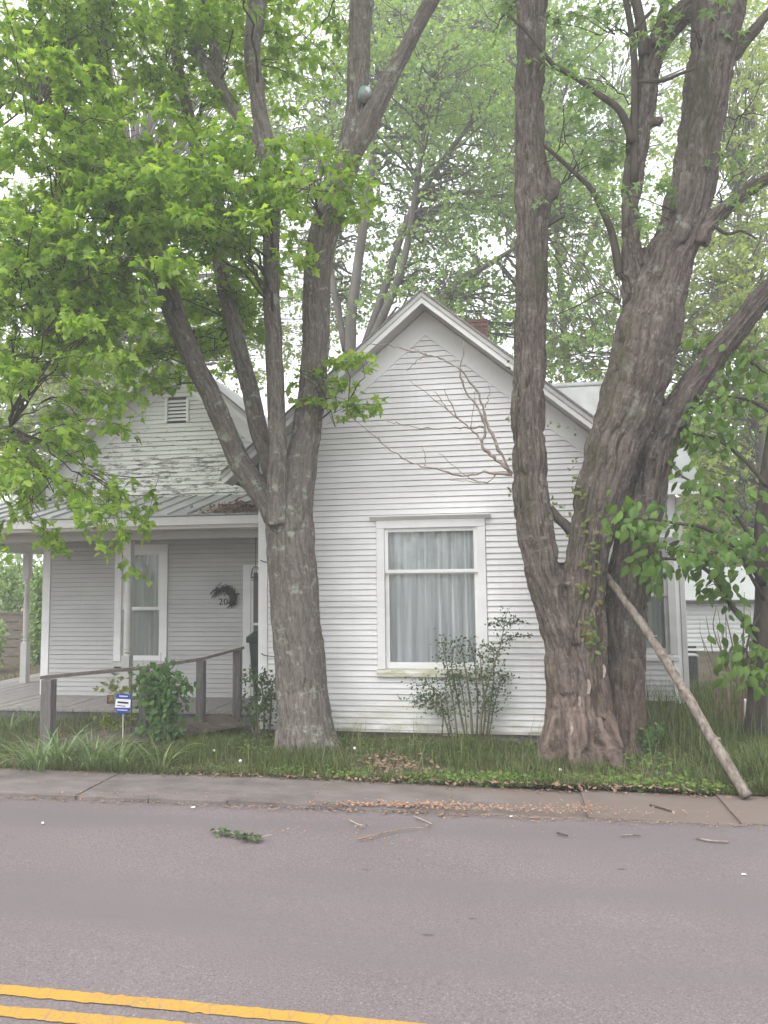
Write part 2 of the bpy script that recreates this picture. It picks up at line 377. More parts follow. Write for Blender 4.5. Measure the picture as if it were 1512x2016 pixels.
def m_leaf(name, cols, trans=0.45, rough=0.5):
    q = NT(name); a = q.n('Attribute', attribute_name='rnd')
    oi = q.n('ObjectInfo')
    fac = q.math('FRACT', q.math('ADD', a.outputs['Fac'], oi.outputs['Random']))
    n = len(cols); c = q.ramp(fac, [(i / (n - 1), cols[i]) for i in range(n)])
    b = q.n('BsdfPrincipled'); b.inputs['Roughness'].default_value = rough; b.inputs['Specular IOR Level'].default_value = 0.3
    q.l(c, b.inputs['Base Color'])
    t = q.n('BsdfTranslucent'); q.l(q.mix(1.0, c, (1.25, 1.2, 0.55), 'MULTIPLY'), t.inputs[0])
    mx = q.n('MixShader'); mx.inputs[0].default_value = trans
    q.l(b.outputs[0], mx.inputs[1]); q.l(t.outputs[0], mx.inputs[2]); q.l(mx.outputs[0], q.o.inputs[0]); return q.m
M['leaf_near'] = m_leaf('maple_leaf', [(0.13, 0.24, 0.028), (0.20, 0.355, 0.045), (0.28, 0.45, 0.07), (0.38, 0.54, 0.10), (0.31, 0.45, 0.10), (0.17, 0.31, 0.04)], 0.6)
M['leaf_silver'] = m_leaf('silver_maple_leaf', [(0.13, 0.234, 0.085), (0.182, 0.312, 0.117), (0.247, 0.377, 0.156), (0.195, 0.325, 0.13)], 0.5)
M['leaf_bg'] = m_leaf('far_leaf', [(0.162, 0.276, 0.097), (0.244, 0.373, 0.138), (0.324, 0.47, 0.179), (0.227, 0.356, 0.13)], 0.5)
M['leaf_bgy'] = m_leaf('far_yellow_leaf', [(0.208, 0.299, 0.078), (0.286, 0.377, 0.104), (0.351, 0.442, 0.13), (0.26, 0.338, 0.091)], 0.5)
M['leaf_big'] = m_leaf('broad_leaf', [(0.06, 0.13, 0.022), (0.10, 0.195, 0.035), (0.155, 0.275, 0.05), (0.085, 0.165, 0.03)], 0.42)
M['leaf_shrub'] = m_leaf('shrub_leaf', [(0.055, 0.094, 0.039), (0.083, 0.127, 0.055), (0.11, 0.165, 0.072)], 0.3)
M['leaf_bush'] = m_leaf('bush_leaf', [(0.075, 0.163, 0.044), (0.106, 0.219, 0.062), (0.15, 0.288, 0.088)], 0.38)
M['leaf_sapling'] = m_leaf('sapling_leaf', [(0.20, 0.28, 0.06), (0.27, 0.34, 0.09), (0.24, 0.30, 0.08)], 0.45)
M['leaf_vine'] = m_leaf('vine_leaf', [(0.10, 0.15, 0.035), (0.15, 0.20, 0.05), (0.20, 0.14, 0.06)], 0.35)
M['grass'] = m_leaf('grass_blade', [(0.055, 0.085, 0.022), (0.085, 0.13, 0.032), (0.125, 0.175, 0.045), (0.21, 0.235, 0.10), (0.09, 0.135, 0.035), (0.06, 0.095, 0.025)], 0.3, 0.6)
M['seed'] = m_leaf('seed_stalk', [(0.22, 0.24, 0.11), (0.30, 0.30, 0.16), (0.26, 0.25, 0.14)], 0.3, 0.6)
M['lily'] = m_leaf('lily_blade', [(0.143, 0.22, 0.094), (0.187, 0.275, 0.121), (0.242, 0.33, 0.143)], 0.3, 0.5)
M['cover'] = m_leaf('cover_leaf', [(0.13, 0.22, 0.04), (0.19, 0.29, 0.06), (0.11, 0.18, 0.035)], 0.4)

# ------------------------------------------------------------------ leaf clouds
def tpl(kind):
    if kind == 'maple':
        half = [(0.0, 0.0), (0.30, -0.06), (0.24, 0.16), (0.54, 0.40), (0.24, 0.46), (0.20, 0.70)]
        pts = half + [(0.0, 1.0)] + [(-x, y) for x, y in reversed(half[1:])]
        v = [(0, 0.34, 0.05)] + [(x, y, -0.28 * abs(x) - 0.18 * max(0, y - 0.4)) for x, y in pts]
        n = len(pts); f = [(0, 1 + i, 1 + (i + 1) % n) for i in range(n)]
    elif kind == 'star':      # deeply cut
        half = [(0.0, 0.0), (0.34, 0.0), (0.10, 0.20), (0.50, 0.52), (0.10, 0.48)]
        pts = half + [(0.0, 1.0)] + [(-x, y) for x, y in reversed(half[1:])]
        v = [(0, 0.3, 0.04)] + [(x, y, -0.3 * abs(x) - 0.2 * max(0, y - 0.4)) for x, y in pts]
        n = len(pts); f = [(0, 1 + i, 1 + (i + 1) % n) for i in range(n)]
    elif kind == 'kite':
        v = [(0, 0, 0), (0.36, 0.42, -0.10), (0, 1, -0.12), (-0.36, 0.42, -0.10), (0, 0.45, 0.03)]
        f = [(0, 1, 4), (1, 2, 4), (2, 3, 4), (3, 0, 4)]
    elif kind == 'kite2':
        v = [(0, 0, 0), (0.4, 0.42, -0.14), (0, 1, -0.1), (-0.4, 0.42, -0.14)]; f = [(0, 1, 2), (0, 2, 3)]
    elif kind == 'ovate':
        half = [(0.0, 0.0), (0.24, 0.16), (0.31, 0.38), (0.22, 0.66), (0.07, 0.88)]
        pts = half + [(0.0, 1.0)] + [(-x, y) for x, y in reversed(half[1:])]
        z = lambda x, y: -0.55 * abs(x) - 0.34 * y * y
        v = [(0, 0.3, z(0, .3) + .02), (0, 0.7, z(0, .7) + .02)] + [(x, y, z(x, y)) for x, y in pts]
        f = []
        n = len(pts)
        for i in range(n):
            a, b = 2 + i, 2 + (i + 1) % n
            f.append(((0 if (pts[i][1] + pts[(i+1) % n][1]) / 2 < 0.5 else 1), a, b))
        f += [(0, 4, 1), (0, 1, 2 + n - 2)] if False else []
        f += [(0, 2 + 2, 1), (1, 2 + n - 2, 0)]
        f = [q for q in f]
    elif kind == 'blade':
        v = [(-0.5, 0, 0), (0.5, 0, 0), (0.42, 0.5, 0.0), (-0.42, 0.5, 0.0), (0, 1, -0.0)]
        f = [(0, 1, 2), (0, 2, 3), (3, 2, 4)]
    return np.array(v, float), np.array(f, int)
def unit(a):
    return a / (np.linalg.norm(a, axis=-1, keepdims=True) + 1e-9)
def leaf_basis(D, N):
    y = unit(D); x = unit(np.cross(y, N)); z = np.cross(x, y); return x, y, z
def leaf_verts(kind, P, D, N, S):
    v, f = tpl(kind); x, y, z = leaf_basis(D, N); S = np.asarray(S)
    V = P[:, None, :] + S[:, None, None] * (v[None, :, 0:1] * x[:, None] + v[None, :, 1:2] * y[:, None] + v[None, :, 2:3] * z[:, None])
    return V.reshape(-1, 3), (f[None] + (np.arange(len(P)) * len(v))[:, None, None]).reshape(-1, 3), len(v)
def tri_mesh(name, V, T, rnd=None):
    m = bpy.data.meshes.new(name); n, k = len(V), len(T)
    m.vertices.add(n); m.vertices.foreach_set('co', np.ascontiguousarray(V, dtype=np.float32).ravel())
    m.loops.add(3 * k); m.loops.foreach_set('vertex_index', np.ascontiguousarray(T, dtype=np.int32).ravel())
    m.polygons.add(k); m.polygons.foreach_set('loop_start', np.arange(0, 3 * k, 3, dtype=np.int32))
    if rnd is not None:
        a = m.attributes.new('rnd', 'FLOAT', 'POINT'); a.data.foreach_set('value', np.ascontiguousarray(rnd, dtype=np.float32))
    m.update(calc_edges=True); m.validate(); return m
class Leaves:
    def __init__(s): s.P, s.D, s.N, s.S, s.R = [], [], [], [], []
    def add(s, P, D, N, S, Rn=None):
        P = np.atleast_2d(P); s.P.append(P); s.D.append(np.atleast_2d(D)); s.N.append(np.atleast_2d(N)); s.S.append(np.broadcast_to(np.atleast_1d(S), (len(P),)))
        s.R.append(rng.random(len(P)) if Rn is None else np.broadcast_to(Rn, (len(P),)))
    def cat(s): return [np.concatenate(q) for q in (s.P, s.D, s.N, s.S, s.R)]
    def build(s, name, kind, material, parent=None, single=0, single_name='leaf', single_pick=None, stuff=False):
        P, D, N, S, Rn = s.cat()
        if single:                                   # the leaves that show largest, as objects of their own
            dep = (P - CAM) @ F; px = PW/2 + FPX * ((P - CAM) @ R) / dep; py = PH/2 - FPX * ((P - CAM) @ U) / dep
            score = S / dep * ((px > 0) & (px < PW) & (py > 0) & (py < PH)); score[dep < 0.5] = 0
            pick = np.argsort(-score)[:single]; mask = np.zeros(len(P), bool); mask[pick] = True
            v, f = tpl(kind); lm = tri_mesh(single_name, v, f, np.zeros(len(v))); lm.materials.append(material)
            x, y, z = leaf_basis(D[pick], N[pick])
            off = np.array(parent.location) if parent is not None else np.zeros(3)
            for i, k in enumerate(pick):
                o = bpy.data.objects.new(single_name, lm); COL.objects.link(o); s_ = S[k]; p = P[k]
                if parent is not None: o.parent = parent; o.matrix_parent_inverse = Matrix.Translation(Vector(off)).inverted()
                o.matrix_basis = Matrix(((x[i][0]*s_, y[i][0]*s_, z[i][0]*s_, p[0]), (x[i][1]*s_, y[i][1]*s_, z[i][1]*s_, p[1]), (x[i][2]*s_, y[i][2]*s_, z[i][2]*s_, p[2]), (0, 0, 0, 1)))
            P, D, N, S, Rn = P[~mask], D[~mask], N[~mask], S[~mask], Rn[~mask]
        if len(P) == 0: return None
        V, T, k = leaf_verts(kind, P, D, N, S)
        m = tri_mesh(name, V, T, np.repeat(Rn, k)); m.materials.append(material)
        o = bpy.data.objects.new(name, m); link(o)
        if parent is not None: child(o, parent)
        if stuff: o['kind'] = 'stuff'
        return o
class Tubes:
    def __init__(s): s.V, s.F, s.n = [], [], 0
    def add(s, P, r, n=5):
        P = np.asarray(P, float)
        v, f = tube_arrays(P, np.broadcast_to(np.asarray(r, float), (len(P),)), n)
        s.V.append(v); s.F += [tuple(i + s.n for i in q) for q in f]; s.n += len(v)
    def build(s, name, material, parent=None):
        m = bpy.data.meshes.new(name); m.from_pydata(np.concatenate(s.V).tolist(), [], s.F); m.update()
        m.polygons.foreach_set('use_smooth', [True] * len(m.polygons)); m.materials.append(material)
        o = bpy.data.objects.new(name, m); link(o)
        if parent is not None: child(o, parent)
        return o
def rand_dirs(n): return unit(rng.normal(size=(n, 3)))
def bez(a, b, c, n=7):
    t = np.linspace(0, 1, n)[:, None]; return (1-t)**2 * a + 2*t*(1-t) * b + t*t * c
def spray(L, T, base, d, length, nleaf, size, droop=0.5, up=1.0, twig=0.004, sides=3, spread=0.9):
    """a leafy twig: a drooping axis with side twigs, leaves in pairs, blades roughly level"""
    d = unit(np.asarray(d, float)); tip = base + d * length + np.array([0, 0, -droop * length * 0.5])
    mid = base + d * length * 0.55 + np.array([0, 0, 0.08 * length])
    ax = bez(base, mid, tip, 6)
    if T is not None: T.add(ax, np.linspace(twig, twig * 0.4, 6), 4)
    side = unit(np.cross(d, [0, 0, 1.0]) + 1e-6)
    per = max(1, nleaf // (sides + 1))
    for k in range(sides + 1):
        if k == sides: a, b, c = ax[3], ax[4], ax[5] + (ax[5] - ax[4]) * 0.3
        else:
            t = 1 + int(3.5 * (k + 0.5) / sides); sgn = 1 if k % 2 else -1
            a = ax[t]; dd = unit(d * 0.7 + side * sgn * spread + rng.normal(size=3) * 0.25)
            ln = length * rng.uniform(0.35, 0.6); c = a + dd * ln + np.array([0, 0, -droop * ln * 0.6]); b = (a + c) / 2 + np.array([0, 0, 0.05 * length])
        tw = bez(np.asarray(a), np.asarray(b), np.asarray(c), 4)
        if T is not None and twig < .006: T.add(tw, np.linspace(twig * 0.7, twig * 0.3, 4), 3)
        t = rng.random(per) ** 0.8
        q = (1-t)[:, None]**2 * tw[0] + (2*t*(1-t))[:, None] * tw[1] + (t*t)[:, None] * tw[3]
        td = unit(tw[3] - tw[0])
        D = unit(td * 0.6 + rng.normal(size=(per, 3)) * 0.65 + np.array([0, 0, -0.45]))
        N = unit(np.array([0, 0, up]) + rng.normal(size=(per, 3)) * 0.55)
        q = q + D * 0.05 * length * rng.random((per, 1)) + rng.normal(size=(per, 3)) * 0.02
        L.add(q, D, N, size * rng.uniform(0.5, 1.25, per))
def ellipse_px(cx, cy, rx, ry, Y0, Y1):
    while True:
        a, b = rng.uniform(-1, 1, 2)
        if a*a + b*b <= 1: return at(cx + a*rx, cy + b*ry, rng.uniform(Y0, Y1))

#@@SETTING
# ================================================================== the setting
def sheet(name, x0, x1, y0, y1, z, material, nx=2, ny=2, zf=None):
    xs = np.linspace(x0, x1, nx); ys = np.linspace(y0, y1, ny); V = []; Fc = []
    for y in ys:
        for x in xs: V.append((x, y, z + (zf(x, y) if zf else 0)))
    for j in range(ny - 1):
        for i in range(nx - 1): Fc.append((j*nx+i, j*nx+i+1, (j+1)*nx+i+1, (j+1)*nx+i))
    m = bpy.data.meshes.new(name); m.from_pydata(V, [], Fc); m.update(); m.materials.append(material)
    m.polygons.foreach_set('use_smooth', [True] * len(m.polygons))
    o = bpy.data.objects.new(name, m); link(o); return o
tag(sheet('ground', -400, 400, -400, 400, -0.03, M['soil']), 'dark earth under the yard and far fields', kind='structure')
road = tag(sheet('road', -120, 120, -3.6, 7.0, 0.0, M['asphalt'], 240, 12, lambda x, y: 0.012 * math.sin(x * 0.7 + y)  * (1 if 0 < y < 6.9 else 0.3)), 'grey worn asphalt street', kind='structure')
def marking(y0, y1):
    rz = lambda x, y: 0.012 * math.sin(x * 0.7 + y) + 0.004
    xs = np.concatenate([np.linspace(-60, -7, 110), np.linspace(-6.97, 4, 1100), np.linspace(4.2, 60, 110)]); V, Fc = [], []
    sm_ = np.array([1, 2, 3, 2, 1]) / 9.0; e0 = np.convolve(rng.normal(size=len(xs)) * .006, sm_, 'same'); e1 = np.convolve(rng.normal(size=len(xs)) * .006, sm_, 'same')
    for i, x in enumerate(xs): V += [(x, y0 + e0[i], rz(x, y0)), (x, y1 + e1[i], rz(x, y1))]
    for i in range(len(xs) - 1): Fc.append((2*i, 2*i+2, 2*i+3, 2*i+1))
    m = bpy.data.meshes.new('lane_marking'); m.from_pydata(V, [], Fc); m.update(); m.materials.append(M['yellow']); o = bpy.data.objects.new('lane_marking', m); link(o); child(o, road)
marking(3.69, 3.778); marking(3.512, 3.6)

KZ = 0.04
side = tag(bpy.data.objects.new('sidewalk', None), 'cracked concrete sidewalk along the street', kind='structure'); link(side)
joints = [-9.6, -8.3, -7.1, -5.95, -4.86] + [-4.86 + 1.22 * k for k in range(1, 9)]
jx = [float(atz(x, y, KZ)[0]) for x, y in ((140, 1570), (285, 1576), (600, 1592))]
joints = [jx[0] - 3.0, jx[0] - 1.5, jx[0], jx[1], (jx[1] + jx[2]) / 2, jx[2]] + [jx[2] + 1.25 * k for k in range(1, 6)]
for i in range(len(joints) - 1):
    gp_ = 0.004 if joints[i] < -2.4 else 0.0
    a, b = joints[i] + gp_, joints[i + 1] - gp_
    mid = (a + b) / 2; zt = KZ - max(0, min(0.035, (mid + 2.0) * 0.02)) + (rng.uniform(-0.006, 0.006) if mid < -2.4 else 0.002 * (i % 2))
    tl = rng.uniform(-0.006, 0.006) if mid < -2.4 else 0.012
    y0 = 7.0 + rng.uniform(-0.015, 0.015); y1 = 7.86 + rng.uniform(-0.02, 0.02)
    mb = MB().hexa([(a, y0, -0.05), (b, y0, -0.05), (b, y1, -0.05), (a, y1, -0.05), (a, y0, zt + tl), (b, y0, zt - tl), (b, y1, zt - tl + 0.01), (a, y1, zt + tl + 0.01)])
    child(mb.build('slab', M['concrete'], None, bevel=0.008 if mid < -2.4 else 0.0), side)

def yard_z(x, y):
    return 0.045 + 0.03 * math.sin(x * 1.3 + 0.5) * math.sin(y * 1.7) + 0.02 * math.sin(x * 3.1 + y * 2.3)
tag(sheet('yard', -30, 30, 7.84, 45, 0.0, M['soil'], 160, 120, yard_z), 'earth yard between the sidewalk and the house', kind='structure')

# ================================================================== the house
HX = empty('house', (-2.5, 12, 0), 'single-storey white clapboard cottage with two front gables and a porch', 'house')
def part(mb, name, material, parent=HX, **kw):
    return mb.build(name, material, parent, **kw)
EXPO = 0.0757; SHADE_GAP = 0.0045  # slit above each board where dark backing imitates the lap shadow
def clap_rows(wall, material, z0, z1, xl, xr, Yp, holes=(), jitter=0.0012, joint=0.12):
    z = z0; k = 0
    while z < z1 - 0.02:
        zt = min(z + EXPO, z1)
        segs = [(xl(z), xr(z), xl(zt), xr(zt))]
        for hx0, hx1, hz0, hz1 in holes:
            if min(zt, hz1) - max(z, hz0) > 0.3 * EXPO:
                ns = []
                for a, b, c, d in segs:
                    if hx0 > a and hx1 < b: ns += [(a, hx0, c, hx0), (hx1, b, hx1, d)]
                    elif hx0 <= a and hx1 >= b: pass
                    elif hx0 <= a < hx1: ns.append((hx1, b, hx1, d))
                    elif hx0 < b <= hx1: ns.append((a, hx0, c, hx0))
                    else: ns.append((a, b, c, d))
                segs = ns
        out = []
        for a, b, c, d in segs:
            if b - a > 2.2 and random.random() < joint:
                j = random.uniform(a + 0.7, b - 0.7); out += [(a, j - 0.0015, c, j - 0.0015), (j + 0.0015, b, j + 0.0015, d)]
            else: out.append((a, b, c, d))
        for a, b, c, d in out:
            if b - a < 0.02: continue
            if d - c < 0.01: m_ = (a + b) / 2; c = min(max(c, a), m_ - 0.004); d = max(min(d, b), m_ + 0.004)
            dz0, dz1 = random.uniform(-jitter, jitter), random.uniform(-jitter, jitter)
            t0 = 0.024 + random.uniform(-0.002, 0.002)
            mb = MB().hexa([(a, Yp - t0, z + dz0), (b, Yp - t0, z + dz1), (b, Yp + 0.012, z + dz1), (a, Yp + 0.012, z + dz0),
                            (c, Yp - 0.006, zt + dz0 - SHADE_GAP), (d, Yp - 0.006, zt + dz1 - SHADE_GAP), (d, Yp + 0.012, zt + dz1 - SHADE_GAP), (c, Yp + 0.012, zt + dz0 - SHADE_GAP)])
            mb.build('clapboard', material, wall)
        z = zt; k += 1
def wall_mesh(x0, x1, z0, Y0, Y1, top, holes=()):
    """backing wall in the XZ plane with openings; top(x) gives its upper edge"""
    xs = sorted({x0, x1, *[h for q in holes for h in q[:2] if x0 < h < x1], *np.linspace(x0, x1, 9)})
    mb = MB()
    for a, b in zip(xs[:-1], xs[1:]):
        m = (a + b) / 2; spans = [(z0, None)]
        hs_ = [q for q in holes if q[0] < m < q[1]]
        lo = z0
        for q in sorted(hs_, key=lambda q: q[2]):
            mb.box(a, b, Y0, Y1, lo, q[2]); lo = q[3]
        mb.hexa([(a, Y0, lo), (b, Y0, lo), (b, Y1, lo), (a, Y1, lo), (a, Y0, top(a)), (b, Y0, top(b)), (b, Y1, top(b)), (a, Y1, top(a))])
    return mb
def gable(Xp, zr, k, half, Ywall, Yfront, Yback, name, sheetmat, rake_mat):
    """roof (> soffit, rake_board ...) over a front gable"""
    parts = {}
    th = 0.10
    mb = MB()
    for s in (-1, 1):
        xe = Xp + s * half; ze = zr - k * half
        poly = [(Xp, zr - th), (xe, ze - th), (xe, ze), (Xp, zr)]
        if s > 0: poly = [(Xp, zr - th), (Xp, zr), (xe, ze), (xe, ze - th)][::-1]
        mb.prism_y(poly, Yfront + 0.03, Yback)
    roof = part(mb, 'roof', sheetmat)
    for s in (-1, 1):
        xe = Xp + s * half; ze = zr - k * half
        def strip(dz0, dz1, y0, y1, nm, mt, xa=Xp, xb=xe):
            za, zb = zr - k * abs(xa - Xp), zr - k * abs(xb - Xp)
            mb = MB().hexa([(xa, y0, za + dz0), (xb, y0, zb + dz0), (xb, y1, zb + dz0), (xa, y1, za + dz0),
                            (xa, y0, za + dz1), (xb, y0, zb + dz1), (xb, y1, zb + dz1), (xa, y1, za + dz1)])
            return mb.build(nm, mt, roof)
        strip(-0.018, 0.016, Yfront - 0.035, Yfront + 0.028, 'drip_edge', M['shingle'])
        strip(-0.085, -0.02, Yfront - 0.02, Yfront + 0.028, 'crown_moulding', M['trim_old'])
        strip(-0.165, -0.087, Yfront, Yfront + 0.028, 'rake_board', rake_mat)
        strip(-0.128, -0.104, Yfront + 0.03, Ywall - 0.002, 'soffit', M['soffit'])
    return roof
# ---- front gable
GY, GXL, GXR, GXP, GZR, GK, GB = 10.0, -3.42, 1.24, -1.09, 5.83, 0.845, 0.145
w = dict(x0=float(at(743, 1180, GY)[0]), x1=float(at(958.5, 1180, GY)[0]), top=float(at(850, 1023, GY)[2]), bot=float(at(800, 1331, GY)[2]))
fw = part(wall_mesh(GXL, GXR, GB, GY + 0.014, GY + 0.15, lambda x: GZR - 0.135 - GK * abs(x - GXP), [(w['x0'] + 0.1, w['x1'] - 0.1, w['bot'] + 0.08, w['top'] - 0.08)]), 'front_wall', M['backing'])
FR = 0.33
lim = lambda z: (GZR - 0.135 - FR - z) / GK
clap_rows(fw, M['siding'], GB, GZR - 0.135 - FR, lambda z: max(GXL + 0.118, GXP - max(0.0, lim(z))), lambda z: min(GXR - 0.118, GXP + max(0.0, lim(z))), GY, [(w['x0'] - 0.004, w['x1'] + 0.004, w['bot'] - 0.004, w['top'] + 0.055)])
groof = gable(GXP, GZR, GK, 2.72, GY, 9.58, 15.4, 'front', M['shingle'], M['trim'])
for s in (-1, 1):                                   # frieze boards on the wall under the rakes
    xa, xb = GXP, (GXL if s < 0 else GXR)
    za, zb = GZR - 0.137, GZR - 0.137 - GK * abs(xb - xa)
    mb = MB().hexa([(xa, GY - 0.03, za - FR), (xb, GY - 0.03, zb - FR), (xb, GY + 0.013, zb - FR), (xa, GY + 0.013, za - FR),
                    (xa, GY - 0.03, za), (xb, GY - 0.03, zb), (xb, GY + 0.013, zb), (xa, GY + 0.013, za)])
    mb.build('frieze_board', M['trim'], fw)
for x0, x1 in ((GXL - 0.012, GXL + 0.115), (GXR - 0.115, GXR + 0.012)):
    part(MB().box(x0, x1, GY - 0.034, GY + 0.014, GB - 0.03, GZR - 0.137 - FR - GK * (2.33) + 0.02), 'corner_board', M['trim'], bevel=0.004)
part(MB().box(GXL + 0.02, GXR - 0.02, GY + 0.03, GY + 0.2, -0.08, GB), 'foundation', M['foundation'])
part(MB().box(GXL + 0.1, GXR - 0.1, GY - 0.012, GY + 0.03, GB - 0.035, GB - 0.002), 'sill_board', M['siding'])
# side walls of the projecting wing
for x0, x1 in ((GXL, GXL + 0.12), (GXR - 0.12, GXR)):
    part(MB().box(x0, x1, GY + 0.151, 11.99, GB, 3.6), 'side_wall', M['trim'])

def curtain(x0, x1, z0, z1, Y, folds, amp, material, parent):
    n = 160; xs = np.linspace(x0, x1, n); zs = np.linspace(z0, z1, 8)
    ph = rng.uniform(0, 6, 5); V = []
    for j, z in enumerate(zs):
        t = j / 7
        for x in xs:
            u = (x - x0) / (x1 - x0)
            y = amp * (math.sin(folds * 6.28 * u + ph[0] + 1.6 * math.sin(5 * u + ph[1]) + 0.25 * t) + 0.5 * math.sin(folds * 13.7 * u + ph[2]) * (0.5 + 0.5 * math.sin(3 * u + ph[3])))
            V.append((x, Y + y, z))
    Fc = [(j*n+i, j*n+i+1, (j+1)*n+i+1, (j+1)*n+i) for j in range(7) for i in range(n-1)]
    m = bpy.data.meshes.new('curtain'); m.from_pydata(V, [], Fc); m.update(); m.materials.append(material)
    m.polygons.foreach_set('use_smooth', [True] * len(m.polygons))
    o = bpy.data.objects.new('curtain', m); link(o); child(o, parent); return o
def window(px, Y, name_label, cur, casing=0.105, cap=True, mat_t='trim', ymid=None):
    """px: casing x0,x1 ; z bottom, top ; meeting rail z"""
    x0, x1, zb, zt, zm = px
    T = M[mat_t]
    win = MB()
    # casing: two side boards and a head board
    win.box(x0, x0 + casing, Y - 0.045, Y + 0.014, zb + 0.09, zt - casing - 0.002)
    win.box(x1 - casing, x1, Y - 0.045, Y + 0.014, zb + 0.09, zt - casing - 0.002)
    win.box(x0, x1, Y - 0.048, Y + 0.014, zt - casing, zt)
    wo_ = part(win, 'window', T, bevel=0.004)
    wo_['label'] = name_label
    if cap:
        MB().prism_x([(Y - 0.055, zt), (Y + 0.01, zt), (Y + 0.01, zt + 0.062), (Y - 0.125, zt + 0.062), (Y - 0.125, zt + 0.045)], x0 - 0.075, x1 + 0.075).build('head_cap', M['trim'], wo_)
    MB().prism_x([(Y - 0.075, zb), (Y + 0.014, zb), (Y + 0.014, zb + 0.088), (Y - 0.02, zb + 0.088), (Y - 0.075, zb + 0.05)], x0 - 0.01, x1 + 0.01).build('sill', M['sill'] if cap and mat_t == 'trim' else M['trim_old'], wo_)
    a, b = x0 + casing, x1 - casing; lo, hi = zb + 0.09, zt - casing
    sw = 0.05
    def sash(za, zb_, y, nm, wb, wt_):
        s_ = MB().box(a + 0.002, a + sw, y - 0.02, y + 0.02, za, zb_).box(b - sw, b - 0.002, y - 0.02, y + 0.02, za, zb_)
        s_.box(a + sw, b - sw, y - 0.019, y + 0.019, za, za + wb).box(a + sw, b - sw, y - 0.019, y + 0.019, zb_ - wt_, zb_)
        so_ = s_.build(nm, T, wo_)
        MB().box(a + sw - 0.005, b - sw + 0.005, y - 0.004, y + 0.004, za + wb - 0.005, zb_ - wt_ + 0.005).build('pane', M['glass'], wo_)
    sash(zm, hi, Y + 0.01, 'upper_sash', 0.045, 0.05)
    sash(lo, zm + 0.002, Y + 0.055, 'lower_sash', 0.085, 0.02)
    MB().box(a - 0.01, a + 0.001, Y - 0.02, Y + 0.1, lo, hi).box(b - 0.001, b + 0.01, Y - 0.02, Y + 0.1, lo, hi).build('jamb', T, wo_)
    curtain(a - 0.02, b + 0.02, lo - 0.05, hi + 0.05, Y + 0.135, *cur, wo_)
    return wo_
zmid = float(at(850, 1127.5, GY)[2])
window((w['x0'], w['x1'], w['bot'], w['top'], zmid), GY, 'tall cottage window with white sheer curtains', (6.5, 0.034, M['curtain']))
# white vent blocks in the foundation
vx0, vx1 = float(at(868, 1447, GY)[0]), float(at(906, 1447, GY)[0])
vent = part(MB().box(vx0, vx1, GY + 0.0, GY + 0.028, -0.02, 0.1), 'foundation_vent', M['foundation'])
for k in range(3): MB().box(vx0 + 0.004, vx1 - 0.004, GY - 0.014, GY - 0.001, -0.012 + k * 0.037, 0.02 + k * 0.037).build('slat', M['whitebit'], vent)

# ---- left gable over the porch, on the main front wall
LY, LXL, LXP, LXR, LZR, LK = 12.0, -7.97, -5.6, -3.23, 5.98, 0.845
PZ = 0.21
pw = dict(x0=float(at(227.5, 1190, LY)[0]), x1=float(at(331, 1190, LY)[0]), bot=float(at(290, 1312, LY)[2]), top=float(at(290, 1072, LY)[2]))
dw = dict(x0=float(at(480, 1200, LY)[0]), x1=float(at(480, 1200, LY)[0]) + 1.15, top=float(at(490, 1112, LY)[2]))
lw = part(wall_mesh(LXL, GXL + 0.1, 0.05, LY + 0.014, LY + 0.15, lambda x: LZR - 0.135 - LK * abs(x - LXP), [(pw['x0'] + 0.1, pw['x1'] - 0.1, pw['bot'] + 0.08, pw['top'] - 0.08)]), 'porch_wall', M['backing'])
clap_rows(lw, M['siding_shaded'], PZ, 3.0, lambda z: LXL + 0.13, lambda z: GXL - 0.01, LY, [(pw['x0'] - 0.004, pw['x1'] + 0.004, pw['bot'] - 0.004, pw['top'] + 0.004), (dw['x0'], 0.0, 0, dw['top'] - 0.02)], joint=0.2)
limL = lambda z: (LZR - 0.135 - FR - z) / LK
vg = dict(x0=float(at(331, 810, LY)[0]), x1=float(at(368, 810, LY)[0]), z0=float(at(350, 829, LY)[2]), z1=float(at(350, 786, LY)[2]))
PRZ = float(at(250, 981, LY)[2])
clap_rows(lw, M['siding_peel'], PRZ - 0.03, LZR - 0.135 - FR, lambda z: max(LXL + 0.1, LXP - max(0.0, limL(z))), lambda z: min(LXR - 0.02, LXP + max(0.0, limL(z))), LY, [(vg['x0'], vg['x1'], vg['z0'], vg['z1'])], jitter=0.005, joint=0.25)
gable(LXP, LZR, LK, 2.75, LY, 11.62, 15.4, 'left', M['metal_roof'], M['trim'])
for s in (-1, 1):
    xa, xb = LXP, (LXL if s < 0 else LXR)
    za, zb = LZR - 0.137, LZR - 0.137 - LK * abs(xb - xa)
    MB().hexa([(xa, LY - 0.03, za - FR), (xb, LY - 0.03, zb - FR), (xb, LY + 0.013, zb - FR), (xa, LY + 0.013, za - FR),
               (xa, LY - 0.03, za), (xb, LY - 0.03, zb), (xb, LY + 0.013, zb), (xa, LY + 0.013, za)]).build('frieze_board', M['trim'], lw)
gvo = part(MB().box(vg['x0'] - 0.04, vg['x1'] + 0.04, LY + 0.0125, LY + 0.0135, vg['z0'] - 0.01, vg['z1']), 'gable_vent', M['gutter_dark'])
for a_, b_ in ((vg['x0'] - 0.045, vg['x0']), (vg['x1'], vg['x1'] + 0.045)): MB().box(a_, b_, LY - 0.04, LY + 0.0124, vg['z0'] - 0.02, vg['z1']).build('vent_jamb', M['trim'], gvo)
